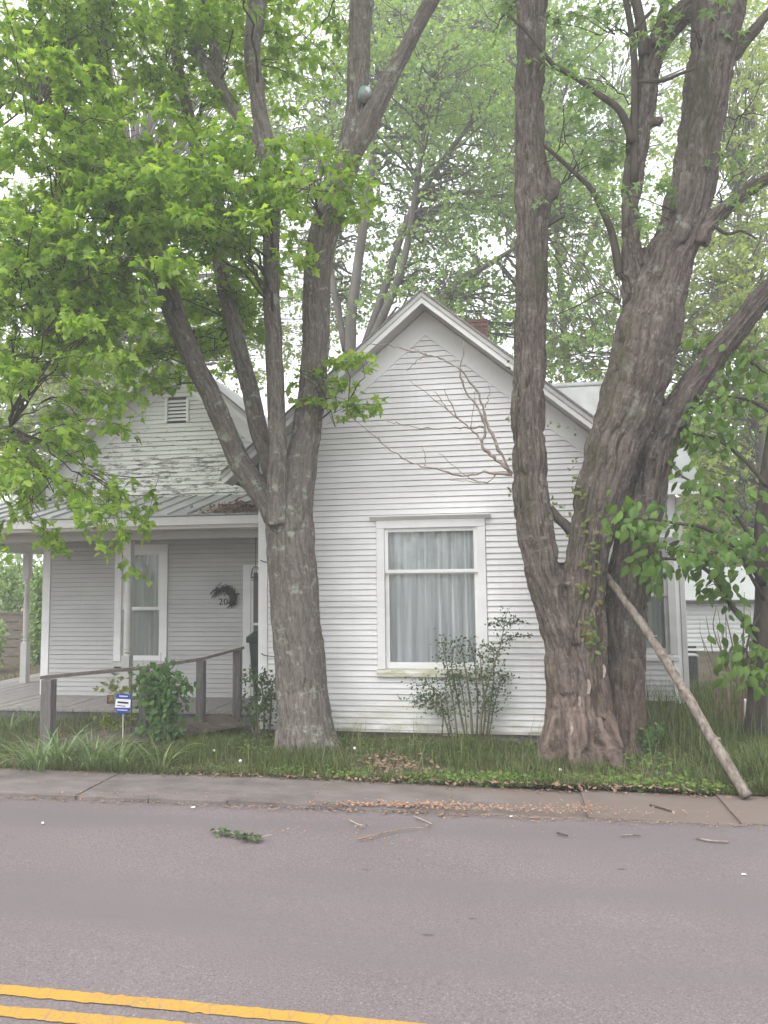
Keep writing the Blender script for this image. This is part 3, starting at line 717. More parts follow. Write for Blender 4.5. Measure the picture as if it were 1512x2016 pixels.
for k in range(6):
    z = vg['z0'] + (vg['z1'] - vg['z0']) * k / 6
    MB().hexa([(vg['x0'], LY - 0.035, z), (vg['x1'], LY - 0.035, z), (vg['x1'], LY - 0.028, z), (vg['x0'], LY - 0.028, z),
               (vg['x0'], LY + 0.004, z + 0.05), (vg['x1'], LY + 0.004, z + 0.05), (vg['x1'], LY + 0.012, z + 0.05), (vg['x0'], LY + 0.012, z + 0.05)]).build('louvre', M['trim'], gvo)
part(MB().box(LXL - 0.015, LXL + 0.125, LY - 0.034, LY + 0.014, PZ, 3.3), 'corner_board', M['trim'], bevel=0.004)
part(MB().box(LXL, LXL + 0.12, LY + 0.151, 17.0, 0.05, 3.6), 'side_wall', M['trim'])
window((pw['x0'], pw['x1'], pw['bot'], pw['top'], float(at(290, 1200, LY)[2])), LY, 'narrow porch window with drawn grey curtains', (4, 0.02, M['curtain_dull']), casing=0.125, cap=False)
# door at the inner corner
do = part(MB().box(dw['x0'], dw['x0'] + 0.13, LY - 0.045, LY + 0.013, PZ, dw['top']).box(dw['x0'] + 0.131, GXL - 0.03, LY - 0.045, LY + 0.013, dw['top'] - 0.13, dw['top']), 'door', M['trim'])
MB().box(dw['x0'] + 0.133, GXL - 0.03, LY - 0.01, LY + 0.012, PZ + 0.02, dw['top'] - 0.132).build('door_leaf', M['door'], do)
MB().box(dw['x0'] + 0.134, dw['x0'] + 0.172, LY - 0.03, LY - 0.012, PZ + 0.03, dw['top'] - 0.135).build('screen_frame', M['trim'], do)
MB().box(dw['x0'] + 0.174, GXL - 0.035, LY - 0.03, LY - 0.012, float(at(505, 1231, LY)[2]), float(at(505, 1226, LY)[2])).build('screen_rail', M['trim'], do)
# house number, flat figures on the clapboards
fc = bpy.data.curves.new('numerals', 'FONT'); fc.body = '203'; fc.size = 0.155; fc.extrude = 0.006; fc.space_character = 1.12
fo = bpy.data.objects.new('numerals', fc); COL.objects.link(fo)
dgm = bpy.data.meshes.new_from_object(fo.evaluated_get(bpy.context.evaluated_depsgraph_get())); bpy.data.objects.remove(fo)
dgm.materials.clear(); dgm.materials.append(M['number'])
no = bpy.data.objects.new('house_number', dgm); link(no); child(no, HX)
q = at(430, 1191, LY - 0.03); no.location = (q[0], q[1], q[2]); no.rotation_euler = (math.pi / 2, 0, 0)

# ---- porch
FY = float(atz(150, 1396, PZ)[1]); EY = 10.28
porch = part(MB().box(-9.9, GXL - 0.02, FY + 0.03, LY + 0.01, 0.02, PZ - 0.035).box(-9.9, LXL - 0.02, LY + 0.012, 17, 0.02, PZ - 0.035), 'porch_floor', M['porch_fascia'])
MB().box(-9.9, GXL - 0.04, FY, FY + 0.028, 0.03, PZ - 0.036).build('porch_fascia', M['porch_fascia'], porch)
x = -9.9
while x < GXL - 0.05:
    wd_ = min(rng.uniform(0.115, 0.135), GXL - 0.025 - x); yb = LY - 0.03 if x + wd_ > LXL - 0.03 else 17.0
    if wd_ > 0.03: MB().box(x, x + wd_ - 0.006, FY - 0.03 + rng.uniform(-0.01, 0.006), yb, PZ - 0.034, PZ + rng.uniform(-0.003, 0.003)).build('plank', M['porch_floor'], porch)
    x += wd_
EZ = float(at(250, 1016, EY)[2])
beam_z = float(at(252, 1063, FY + 0.13)[2])
part(MB().box(-9.9, GXL - 0.02, FY + 0.08, FY + 0.2, beam_z, beam_z + 0.3).box(-9.9, -9.78, FY + 0.21, 17, beam_z, beam_z + 0.3), 'porch_beam', M['trim_old'])
part(MB().box(-9.77, GXL - 0.03, FY + 0.21, LY - 0.03, beam_z + 0.13, beam_z + 0.15).box(-9.77, LXL - 0.03, LY - 0.02, 17, beam_z + 0.13, beam_z + 0.15), 'porch_ceiling', M['ceiling'])
# sloped metal roof of the porch with standing seams, then fascia and gutter
slp = (PRZ - EZ) / (LY - EY)
proof = part(MB().hexa([(-10.3, EY, EZ - 0.02), (GXL - 0.02, EY, EZ - 0.02), (GXL - 0.02, LY - 0.022, PRZ - 0.02), (-10.3, LY - 0.022, PRZ - 0.02),
                        (-10.3, EY, EZ), (GXL - 0.02, EY, EZ), (GXL - 0.02, LY - 0.022, PRZ), (-10.3, LY - 0.022, PRZ)]), 'porch_roof', M['metal_roof'])
x = -10.1
while x < GXL - 0.1:
    MB().hexa([(x, EY - 0.02, EZ - 0.002), (x + 0.03, EY - 0.02, EZ - 0.002), (x + 0.03, LY - 0.03, PRZ), (x, LY - 0.03, PRZ),
               (x + 0.008, EY - 0.02, EZ + 0.022), (x + 0.022, EY - 0.02, EZ + 0.022), (x + 0.022, LY - 0.03, PRZ + 0.022), (x + 0.008, LY - 0.03, PRZ + 0.022)]).build('seam', M['metal_roof'], proof)
    x += 0.305
MB().box(-10.3, GXL - 0.03, EY + 0.04, EY + 0.09, EZ - 0.2, EZ - 0.021).build('fascia', M['trim'], proof)
part(MB().prism_x([(EY - 0.065, EZ - 0.155), (EY + 0.035, EZ - 0.155), (EY + 0.035, EZ - 0.03), (EY + 0.02, EZ - 0.03), (EY + 0.02, EZ - 0.12), (EY - 0.05, EZ - 0.12), (EY - 0.075, EZ - 0.075), (EY - 0.085, EZ - 0.045), (EY - 0.1, EZ - 0.045), (EY - 0.085, EZ - 0.085)][::-1], -10.3, GXL - 0.04), 'gutter', M['trim'])
part(MB().box(-10.28, GXL - 0.05, EY + 0.005, EY + 0.039, EZ - 0.028, EZ - 0.0205), 'gap_shade', M['gutter_dark'])  # solid dark strip standing in for shade under the roof edge
part(MB().box(-10.3, GXL - 0.03, EY + 0.09, FY + 0.08, EZ - 0.2, EZ - 0.19), 'eave_soffit', M['trim_old'])
def turned_post(px, pyb, Y, zb, zt, nm='porch_post'):
    p = at(px, pyb, Y); cx, cy = float(p[0]), Y; s_ = 0.062; H = zt - zb
    mb = MB().box(cx - s_, cx + s_, cy - s_, cy + s_, zb, zb + 0.31 * H).box(cx - s_, cx + s_, cy - s_, cy + s_, zt - 0.2 * H, zt - 0.003)
    a, b = zb + 0.31 * H, zt - 0.2 * H; h = b - a
    prof = [(0.06, 0), (0.045, 0.02), (0.058, 0.045), (0.04, 0.06), (0.05, 0.075), (0.052, 0.1), (0.055, 0.3), (0.053, 0.6), (0.045, 0.86), (0.042, 0.89), (0.055, 0.905), (0.04, 0.925), (0.056, 0.945), (0.044, 0.965), (0.06, 1.0)]
    mb.lathe(cx, cy, [(r, a + t * h) for r, t in prof], 14)
    return part(mb, nm, M['trim_old'])
turned_post(252, 1200, FY + 0.14, PZ + 0.003, beam_z)
pb = atz(48, 1344, PZ); turned_post(48, 1344, float(pb[1]), PZ + 0.003, float(at(48, 1090, float(pb[1]))[2]))
py47 = float(pb[1]); zt47 = float(at(48, 1090, py47)[2])
part(MB().box(float(pb[0]) - 0.06, float(pb[0]) + 0.06, FY + 0.22, 17, zt47, zt47 + 0.16), 'side_beam', M['trim_old'])

# ---- main roof, right wing
RZ = float(at(1140, 757, 15.4)[2]); EZW = float(at(1340, 950, 11.62)[2]); WXR = float(at(1341, 1300, LY)[0])
mroof = part(MB().prism_x([(11.62, EZW - 0.06), (15.4, RZ - 0.06), (19.2, EZW - 0.06), (19.2, EZW), (15.4, RZ), (11.62, EZW)], -3.3, WXR + 0.33), 'roof', M['metal_roof'])
MB().prism_x([(15.28, RZ - 0.06), (15.4, RZ + 0.025), (15.52, RZ - 0.06), (15.52, RZ - 0.03), (15.4, RZ + 0.05), (15.28, RZ - 0.03)], -3.3, WXR + 0.34).build('ridge_cap', M['metal_roof'], mroof)
part(MB().box(GXR + 0.005, WXR + 0.32, 11.6, 11.618, EZW - 0.17, EZW - 0.005), 'eave_board', M['trim'])
part(MB().box(GXR + 0.005, WXR + 0.31, 11.62, LY - 0.03, EZW - 0.14, EZW - 0.12), 'soffit', M['trim_old'])
WB = 0.25
ww = dict(x0=float(at(1330, 1200, LY)[0]) - 1.02, x1=float(at(1330, 1200, LY)[0]), bot=float(at(1310, 1300, LY)[2]) , top=2.62)
rw = part(wall_mesh(GXR - 0.05, WXR, WB, LY + 0.014, LY + 0.15, lambda x: EZW - 0.1, [(ww['x0'] + 0.1, ww['x1'] - 0.1, ww['bot'] + 0.08, ww['top'] - 0.08)]), 'wing_wall', M['backing'])
clap_rows(rw, M['siding_shaded'], WB, EZW - 0.15, lambda z: GXR + 0.01, lambda z: WXR - 0.115, LY, [(ww['x0'] - 0.004, ww['x1'] + 0.004, ww['bot'] - 0.004, ww['top'] + 0.06)])
part(MB().box(WXR - 0.112, WXR + 0.012, LY - 0.034, LY + 0.014, WB - 0.03, EZW - 0.14), 'corner_board', M['trim'])
part(MB().box(WXR - 0.13, WXR, LY + 0.151, 18.8, WB, EZW - 0.05), 'side_wall', M['trim'])
part(MB().box(GXR, WXR - 0.03, LY + 0.03, LY + 0.2, -0.08, WB), 'foundation', M['foundation'])
window((ww['x0'], ww['x1'], ww['bot'], ww['top'], float(at(1300, 1173, LY)[2])), LY, 'plain double-hung window of the set-back wing', (5, 0.02, M['curtain_dull']), mat_t='trim_old')
dsx = WXR + 0.016
part(MB().box(dsx, dsx + 0.075, LY - 0.06, LY + 0.0, 0.12, EZW - 0.18), 'downspout', M['trim_old'], bevel=0.008)
# rear wall closes the shell
part(MB().box(LXL, WXR, 18.81, 18.95, 0.05, EZW - 0.05), 'back_wall', M['trim'])
# ---- chimney
cq0, cq1 = at(919, 640, 13.6), at(959, 640, 13.6); ct = float(at(940, 627, 13.6)[2])
chim = part(MB().box(cq0[0], cq1[0], 13.6, 13.6 + (cq1[0] - cq0[0]), 3.8, ct - 0.02), 'chimney', M['mortar'])
cwid = float(cq1[0] - cq0[0]); zz = ct - 0.08; row = 0
while zz > 4.7:
    o_ = 0.0 if row % 2 else cwid / 4
    xs = [0.0] + [v for v in (o_, o_ + cwid / 2, o_ + cwid) if 0.02 < v < cwid - 0.02] + [cwid]
    for a, b in zip(xs[:-1], xs[1:]):
        pr = 0.014 if row < 2 else 0.004
        MB().box(cq0[0] + a + 0.005 - (pr if a == 0 else 0), cq0[0] + b - 0.005 + (pr if b == cwid else 0), 13.6 - pr - 0.012, 13.6 + 0.05, zz, zz + 0.062).build('brick', M['brick'], chim)
    MB().box(cq1[0] - 0.05, cq1[0] + 0.013, 13.66, 13.6 + cwid, zz, zz + 0.062).build('brick', M['brick'], chim)
    zz -= 0.075; row += 1
# ================================================================== big trees
def limb(pts, sub=4, wob=0.012):
    """pts: (px, py, width in px, Y) -> world centre line and radii"""
    P, r = [], []
    for i, (x, y, wpx, Y) in enumerate(pts):
        a, b = pts[max(0, i - 1)], pts[min(len(pts) - 1, i + 1)]
        dx, dy = b[0] - a[0], b[1] - a[1]; perp = abs(dy) / math.hypot(dx, dy)
        p = at(x, y, Y); P.append(p); r.append(0.5 * wpx * max(perp, 0.45) * depth(p) / FPX)
    P = np.array(P); Q = catmull(np.column_stack([P, r]), sub)
    C_, rr = Q[:, :3], Q[:, 3]
    s = np.arange(len(C_))
    C_[1:-1] += wob * np.column_stack([np.sin(s * 1.3 + P[0][0]), np.sin(s * 1.7 + 2), 0 * s])[1:-1] * 0.5
    return C_, np.maximum(rr, 0.006)
def trunk_mesh(name, limbs, voxel, material, parent, amp=0.016, fine=0.006, freq=13.0, zmin=-0.15, knots=(), smooth_limbs=(), nmap=0):
    mb = MB()
    for C_, rr in limbs: mb.tube(C_, rr, 18)
    for (c, r_) in knots:
        b = bmesh.new(); bmesh.ops.create_icosphere(b, subdivisions=2, radius=1.0)
        mb.add([(c[0] + v.co.x * r_[0], c[1] + v.co.y * r_[1], c[2] + v.co.z * r_[2]) for v in b.verts], [[v.index for v in f.verts] for f in b.faces]); b.free()
    m0 = mb.mesh(name); ob = bpy.data.objects.new(name, m0); COL.objects.link(ob)
    rm = ob.modifiers.new('remesh', 'REMESH'); rm.mode = 'VOXEL'; rm.voxel_size = voxel
    sm = ob.modifiers.new('smooth', 'SMOOTH'); sm.factor = 0.5; sm.iterations = 4
    m = bpy.data.meshes.new_from_object(ob.evaluated_get(bpy.context.evaluated_depsgraph_get()))
    bpy.data.objects.remove(ob)
    n = len(m.vertices); V = np.empty(n * 3, np.float32); m.vertices.foreach_get('co', V); V = V.reshape(-1, 3).astype(float)
    Nn = np.empty(n * 3, np.float32); m.vertices.foreach_get('normal', Nn); Nn = Nn.reshape(-1, 3).astype(float)
    best = np.full(n, 1e9); bark = np.zeros((n, 3)); rad = np.full(n, 0.1); sm_f = np.zeros(n)
    for li, (C_, rr) in enumerate(limbs[:nmap or len(limbs)]):
        lo = C_.min(0) - rr.max() * 1.6 - 0.6; hi = C_.max(0) + rr.max() * 1.6 + 0.6
        idx = np.where(np.all((V > lo) & (V < hi), axis=1))[0]
        if len(idx) == 0: continue
        Q = V[idx].astype(np.float32); A, B = C_[:-1].astype(np.float32), C_[1:].astype(np.float32); d = B - A; L2 = (d * d).sum(1); cum = np.concatenate([[0], np.cumsum(np.sqrt(L2))])
        t = ((Q[:, None] - A[None]) * d[None]).sum(2) / L2[None]
        tl = np.zeros(len(A)); tl[0] = -8; th_ = np.ones(len(A)); th_[-1] = 8; t = np.clip(t, tl[None], th_[None])
        pr = A[None] + t[..., None] * d[None]; dist = np.linalg.norm(Q[:, None] - pr, axis=2)
        tc = np.clip(t, 0, 1); rs = rr[:-1][None] * (1 - tc) + rr[1:][None] * tc; over = np.abs(t - tc) * np.sqrt(L2)[None]
        k = np.argmin(dist + over, axis=1); ar = np.arange(len(idx))
        rel = dist[ar, k] - rs[ar, k] + over[ar, k]
        ok = rel < best[idx]; ii = idx[ok]; best[ii] = rel[ok]
        T = d[k[ok]] / np.sqrt(L2[k[ok]])[:, None]
        e1 = np.array([1.0, 0, 0]) - T * T[:, :1]; e1 /= np.linalg.norm(e1, axis=1)[:, None] + 1e-9; e2 = np.cross(T, e1)
        off = Q[ok] - pr[ar[ok], k[ok]]; th = np.arctan2((off * e2).sum(1), (off * e1).sum(1))
        s = cum[k[ok]] + t[ar[ok], k[ok]] * np.sqrt(L2[k[ok]]); R0 = np.median(rr)
        tw = th + s * 0.12
        bark[ii] = np.column_stack([np.cos(tw) * R0 + li * 3.1, np.sin(tw) * R0 + li * 1.7, s]); rad[ii] = rs[ar[ok], k[ok]]
        sm_f[ii] = 1.0 if li in smooth_limbs else 0.0
    b1 = bark * np.array([freq, freq, 2.0]); b2 = bark * np.array([freq * 2.7, freq * 2.7, 6.0]); b3 = bark * np.array([2.2, 2.2, 1.1])
    warp = (vnoise(bark * np.array([4, 4, 3.0]), 5) - 0.5)[:, None] * np.array([1.6, 1.6, 0])
    ridge = 1 - np.abs(2 * vnoise(b1 + warp, 1) - 1); ridge2 = 1 - np.abs(2 * vnoise(b2 + warp, 2) - 1)
    big = vnoise(b3, 3) - 0.5
    sc_ = np.clip(rad / 0.16, 0.25, 1.0) * (1 - 0.75 * sm_f)
    V += Nn * (sc_ * (-amp * ridge ** 3 + fine * (0.5 - ridge2) + 0.03 * big))[:, None]
    m.vertices.foreach_set('co', V.astype(np.float32).ravel())
    a = m.attributes.new('bark', 'FLOAT_VECTOR', 'POINT'); a.data.foreach_set('vector', bark.astype(np.float32).ravel())
    m.polygons.foreach_set('use_smooth', np.ones(len(m.polygons), bool)); m.materials.clear(); m.materials.append(material); m.update()
    o = bpy.data.objects.new(name, m); link(o); child(o, parent); return o
def nearest_on(limbs, p, below=0.3):
    best = None; bd = 1e9
    for C_, rr in limbs:
        d = np.linalg.norm((C_ - p) * np.array([1, 1, 0.8]), axis=1) + np.where(C_[:, 2] > p[2] - below, 1.0 + (C_[:, 2] - p[2]), 0)
        d = np.where(C_[:, 2] < 3.2, d + 1.5, d)
        k = int(np.argmin(d))
        if d[k] < bd: bd = d[k]; best = C_[k], rr[k]
    return best
def boughs(limbs, L, T, regions, leaf, size_len, per, droop=0.55, r0=0.016, sides=4):
    for cx, cy, rx, ry, Y0, Y1, n in regions:
        done = 0
        nb = max(1, n // 4)
        for b in range(nb):
            c = ellipse_px(cx, cy, rx * 0.9, ry * 0.9, Y0, Y1)
            s, rr = nearest_on(limbs, c); mid = (s + c) / 2 + np.array([0, 0, 0.15 * np.linalg.norm(c - s)])
            ax = bez(s, mid, c, 9); ax[1:-1] += rng.normal(size=(7, 3)) * 0.03
            T.add(ax, np.linspace(min(r0 * (0.6 + 0.35 * np.linalg.norm(c - s)), rr * 0.7), 0.006, 9), 6)
            out = unit(c - s)
            for k in range(4):
                t = rng.integers(6, 9); d = unit(out * 0.8 + rng.normal(size=3) * np.array([0.8, 0.8, 0.25]))
                p = ax[min(t, 8)] + rng.normal(size=3) * np.array([0.28, 0.2, 0.14])
                T.add(np.array([ax[min(t, 8) - 1], (ax[min(t, 8)] + p) / 2 + [0, 0, .04], p]), [0.007, 0.006, 0.005], 4)
                spray(L, T, p, d, size_len * rng.uniform(0.7, 1.25), per, leaf, droop, sides=sides)

# ---- left maple
LT = empty('maple_tree', at(608, 1490, 9.25) * np.array([1, 1, 0]), 'grey barked maple with several upright stems in front of the porch corner', 'tree')
BYL = 9.25
l_limbs = [
    limb([(606, 1540, 190, BYL), (605, 1480, 138, BYL), (598, 1400, 110, BYL), (592, 1320, 103, BYL), (582, 1206, 101, BYL), (574, 1090, 98, BYL), (570, 1010, 98, BYL), (588, 930, 76, BYL), (600, 870, 62, BYL), (612, 790, 58, BYL - .05), (620, 700, 57, BYL - .1), (622, 600, 58, BYL - .15), (628, 500, 60, BYL - .2), (655, 400, 60, BYL - .2), (688, 300, 57, BYL - .25)]),
    limb([(670, 350, 50, BYL - .2), (690, 290, 52, BYL - .25), (703, 200, 46, BYL - .2), (706, 100, 44, BYL - .2), (712, 0, 46, BYL - .15), (720, -130, 42, BYL)]),
    limb([(680, 330, 46, BYL - .2), (722, 250, 46, BYL - .3), (762, 165, 40, BYL - .35), (800, 95, 36, BYL - .4), (850, 0, 36, BYL - .5), (930, -150, 30, BYL - .7)]),
    limb([(565, 1080, 60, BYL - .05), (535, 1000, 58, BYL - .05), (497, 950, 54, BYL - .05), (462, 890, 52, BYL - .05), (425, 800, 50, BYL - .1), (390, 730, 48, BYL - .15), (355, 650, 47, BYL - .2), (325, 560, 46, BYL - .3), (298, 470, 45, BYL - .35), (258, 350, 44, BYL - .4), (215, 235, 44, BYL - .4), (198, 130, 42, BYL - .4), (200, 0, 42, BYL - .3), (203, -130, 38, BYL)]),
    limb([(200, 110, 34, BYL - .4), (165, 80, 30, BYL - .4), (130, 30, 26, BYL - .4), (100, -30, 22, BYL - .4)]),
    limb([(560, 1000, 44, BYL + .1), (520, 880, 40, BYL + .12), (492, 770, 38, BYL + .12), (463, 650, 36, BYL + .1), (440, 550, 34, BYL + .1), (420, 440, 32, BYL + .1), (398, 340, 28, BYL + .1), (365, 200, 24, BYL + .1), (340, 60, 20, BYL + .1), (330, -100, 16, BYL)]),
    limb([(545, 1035, 38, BYL - .3), (545, 985, 40, BYL - .28), (547, 880, 36, BYL - .28), (543, 780, 36, BYL - .3), (540, 700, 35, BYL - .32), (535, 600, 34, BYL - .34), (534, 500, 34, BYL - .36), (536, 400, 33, BYL - .38), (526, 300, 36, BYL - .4), (508, 200, 32, BYL - .4), (497, 100, 33, BYL - .4), (507, 0, 40, BYL - .4), (512, -150, 30, BYL - .4)]),
    limb([(525, 320, 26, BYL - .4), (500, 280, 28, BYL - .42), (470, 230, 28, BYL - .45), (430, 165, 28, BYL - .5), (395, 110, 27, BYL - .5), (365, 50, 26, BYL - .5), (335, 0, 24, BYL - .5), (290, -80, 20, BYL - .5)]),
    limb([(438, 170, 16, BYL - .5), (428, 120, 22, BYL - .5), (415, 60, 20, BYL - .5), (405, 0, 18, BYL - .5), (400, -80, 14, BYL - .5)]),
]
roots = []
for a in np.linspace(0.3, 5.9, 6):
    b0 = np.array(l_limbs[0][0][4]); b0[2] = 0.35
    e = b0 + np.array([math.cos(a) * 0.5, math.sin(a) * 0.42, -0.42]); roots.append((np.array([b0 + [math.cos(a) * .12, math.sin(a) * .12, .1], (b0 + e) / 2 + [0, 0, -0.02], e]), np.array([0.16, 0.12, 0.06])))
trunk_mesh('trunk', l_limbs + roots, 0.0175, M['bark_l'], LT, amp=0.02, fine=0.012, freq=21, nmap=len(l_limbs), smooth_limbs=(4, 6, 7, 8))
OT = empty('maple_tree', at(-190, 1480, 8.0) * np.array([1, 1, 0]), 'maple just outside the left edge whose leafy boughs hang over the porch', 'tree')
o_limbs = [limb([(-190, 1520, 120, 8.0), (-190, 1300, 96, 8.0), (-185, 1000, 88, 8.0), (-180, 700, 80, 8.0), (-190, 400, 70, 8.0), (-200, 100, 60, 8.0), (-205, -150, 50, 8.0)]),
           limb([(-185, 1000, 40, 8.0), (-120, 900, 34, 8.0), (-50, 850, 26, 8.0), (20, 840, 18, 8.0)]), limb([(-180, 750, 44, 8.0), (-100, 640, 38, 7.9), (-20, 580, 30, 7.8), (50, 525, 22, 7.8), (110, 500, 15, 7.8)]),
           limb([(-190, 450, 40, 8.0), (-100, 330, 32, 7.8), (0, 280, 22, 7.6), (70, 240, 14, 7.6)]), limb([(-180, 800, 36, 8.0), (-100, 760, 28, 8.0), (0, 710, 18, 8.0), (80, 690, 12, 8.0)])]
trunk_mesh('trunk', o_limbs, 0.022, M['bark_l'], OT, amp=0.02, fine=0.01, freq=15)
LL, TL = Leaves(), Tubes(); LO, TO = Leaves(), Tubes()
near = [  # cx, cy, rx, ry, Y0, Y1, sprays
    (340, 120, 150, 150, 8.2, 9.8, 40), (470, 60, 90, 90, 8.8, 10.2, 14), (300, 330, 150, 90, 7.8, 9.0, 40),
    (350, 420, 200, 75, 6.9, 8.2, 60), (560, 360, 120, 50, 7.6, 8.7, 26), (440, 500, 120, 90, 9.0, 10.2, 22),
    (390, 620, 110, 70, 9.5, 10.3, 30), (330, 690, 100, 35, 9.45, 10.0, 12),
    (320, 757, 40, 10, 9.4, 9.8, 3), (690, 790, 75, 22, 8.3, 9.0, 8), (450, 690, 60, 60, 9.3, 9.9, 8), (490, 600, 60, 80, 9.3, 10.0, 10),
    (560, 60, 120, 120, 9.5, 11.5, 16), (260, -80, 300, 90, 7.0, 10.0, 30), (640, 460, 60, 40, 8.6, 9.2, 6),
]
offl = [(110, 90, 150, 130, 7.0, 9.2, 48), (90, 300, 140, 120, 6.6, 8.8, 56), (100, 480, 150, 110, 6.6, 8.6, 64), (115, 610, 150, 90, 6.8, 9.0, 64), (60, 740, 110, 60, 6.8, 9.0, 26),
    (40, 890, 80, 60, 7.2, 8.8, 22), (120, 960, 90, 40, 7.4, 8.6, 14), (235, 990, 45, 22, 7.6, 8.2, 4), (40, 1000, 60, 18, 7.4, 8.6, 6), (200, 545, 110, 80, 7.2, 8.8, 36)]
boughs(l_limbs, LL, TL, near, 0.102, 0.62, 50, 0.55)
boughs(o_limbs, LO, TO, offl, 0.102, 0.62, 50, 0.55, r0=0.013)
tag(TO.build('branches', M['bark_dark'], OT), kind='stuff'); LO.build('crown', 'maple', M['leaf_near'], OT, single=300, stuff=True)
tag(TL.build('branches', M['bark_dark'], LT), kind='stuff')
LL.build('crown', 'maple', M['leaf_near'], LT, single=300, stuff=True)

# ---- right maple
RT = empty('maple_tree', at(1150, 1530, 8.85) * np.array([1, 1, 0]), 'big shaggy barked maple with forked stems and moss, right of the tall window', 'tree')
RY = 8.88
r_limbs = [
    limb([(1140, 1590, 215, RY), (1138, 1520, 165, RY), (1134, 1440, 128, RY), (1124, 1330, 104, RY), (1104, 1250, 86, RY), (1080, 1170, 78, RY), (1064, 1100, 80, RY), (1052, 1030, 82, RY), (1045, 960, 76, RY), (1041, 850, 70, RY), (1042, 700, 67, RY - .05), (1045, 600, 66, RY - .1), (1049, 450, 68, RY - .1), (1050, 385, 76, RY - .1), (1044, 300, 64, RY - .1), (1042, 200, 60, RY - .1), (1046, 100, 63, RY - .1), (1048, 0, 64, RY - .1), (1050, -140, 58, RY)]),
    limb([(1152, 1590, 215, RY + .05), (1151, 1520, 160, RY + .05), (1150, 1440, 122, RY + .05), (1150, 1330, 98, RY + .03), (1149, 1240, 88, RY), (1152, 1150, 84, RY), (1162, 1060, 92, RY), (1185, 960, 108, RY), (1206, 880, 118, RY), (1236, 800, 128, RY), (1262, 720, 134, RY), (1280, 640, 136, RY), (1300, 565, 116, RY), (1324, 490, 102, RY), (1355, 400, 92, RY - .05), (1374, 300, 86, RY - .05), (1389, 200, 92, RY - .1), (1403, 100, 97, RY - .1), (1420, 0, 106, RY - .1), (1440, -140, 96, RY - .1)]),
    limb([(1262, 680, 80, RY + .02), (1254, 600, 66, RY + .02), (1247, 550, 56, RY), (1243, 500, 48, RY), (1243, 400, 41, RY), (1254, 300, 45, RY), (1267, 210, 50, RY), (1283, 110, 54, RY), (1322, 48, 62, RY), (1368, 0, 60, RY), (1450, -110, 50, RY)]),
    limb([(1228, 1500, 100, 9.35), (1226, 1440, 92, 9.32), (1225, 1350, 88, 9.3), (1228, 1250, 88, 9.28), (1238, 1150, 92, 9.25), (1252, 1060, 92, 9.2), (1272, 970, 84, 9.2), (1290, 890, 82, 9.1), (1320, 825, 76, 9.05), (1356, 770, 70, 9.0), (1402, 708, 68, 9.0), (1450, 648, 66, 8.95), (1512, 572, 66, 8.9), (1620, 450, 60, 8.8)]),
    limb([(1375, 480, 50, RY - .1), (1398, 440, 52, RY - .15), (1440, 400, 52, RY - .2), (1480, 370, 52, RY - .25), (1530, 340, 50, RY - .3), (1620, 300, 40, RY - .4)]),
    limb([(1415, 160, 30, RY - .1), (1445, 110, 34, RY - .15), (1480, 65, 34, RY - .2), (1525, 15, 32, RY - .25), (1600, -60, 26, RY - .3)]),
]
rroots = []
for a, ln in ((3.5, .6), (4.45, .54), (5.5, .6), (2.7, .5)):
    b0 = np.array([r_limbs[0][0][6][0] + 0.06, RY, 0.3])
    e = b0 + np.array([math.cos(a) * ln, math.sin(a) * ln, -0.36]); rroots.append((np.array([b0 + [math.cos(a) * .22, math.sin(a) * .22, .25], b0 + [math.cos(a) * ln * .72, math.sin(a) * ln * .72, -.1], e]), np.array([0.19, 0.13, 0.06])))
kn = [(at(1092, 372, RY - .12), (.07, .1, .13)), (at(1295, 240, RY - .05), (.08, .08, .07)), (at(1345, 835, 8.95), (.1, .1, .1)), (at(1225, 540, RY - .1), (.07, .07, .08)), (at(1100, 1150, RY - .1), (.1, .12, .1))]
RTM = trunk_mesh('trunk', r_limbs + rroots, 0.0175, M['bark_r'], RT, amp=0.05, fine=0.028, freq=13, knots=kn, nmap=len(r_limbs))
LR, TR = Leaves(), Tubes()
def px_tube(T, pts, Y, w0, w1, sub=4, n=6, dY=0.0):
    C_ = catmull([at(x, y, Y + dY * i / max(1, len(pts) - 1)) for i, (x, y) in enumerate(pts)], sub)
    T.add(C_, np.linspace(w0, w1, len(C_)) * 0.5 * depth(C_[0]) / FPX, n); return C_
def one_branch(*a, **k):
    t_ = Tubes(); px_tube(t_, *a, **k); t_.build('branch', M['bark_dark'], RT)
one_branch([(1220, 540), (1206, 465), (1191, 425), (1166, 375), (1136, 345), (1076, 290), (1040, 270)], RY - .1, 17, 6)
one_branch([(1245, 280), (1232, 240), (1215, 212), (1185, 190), (1130, 150), (1090, 128), (1060, 90), (1030, 55), (1000, 30)], RY - .2, 17, 6, dY=-.25)
one_branch([(1248, 360), (1248, 260), (1250, 150), (1243, 60), (1228, -20)], RY - .13, 16, 12)
one_branch([(1268, 110), (1262, 50), (1252, 0), (1245, -40)], RY - .1, 22, 18)
one_branch([(1290, 90), (1302, 40), (1312, -10)], RY - .15, 20, 16)
one_branch([(1255, 160), (1300, 160), (1340, 145), (1365, 135)], RY - .3, 7, 6)
one_branch([(1250, 60), (1265, 40), (1285, 20)], RY - .3, 9, 7)
one_branch([(1082, 1000), (1100, 1022), (1114, 1034), (1132, 1058)], RY + .05, 17, 21)
one_branch([(1075, 445), (1100, 430), (1112, 425)], RY - .1, 9, 6)
one_branch([(1400, 440), (1430, 460), (1460, 455), (1490, 470)], RY - .2, 9, 4)
one_branch([(1218, 590), (1190, 575), (1140, 600), (1095, 620)], RY - .1, 5, 2)
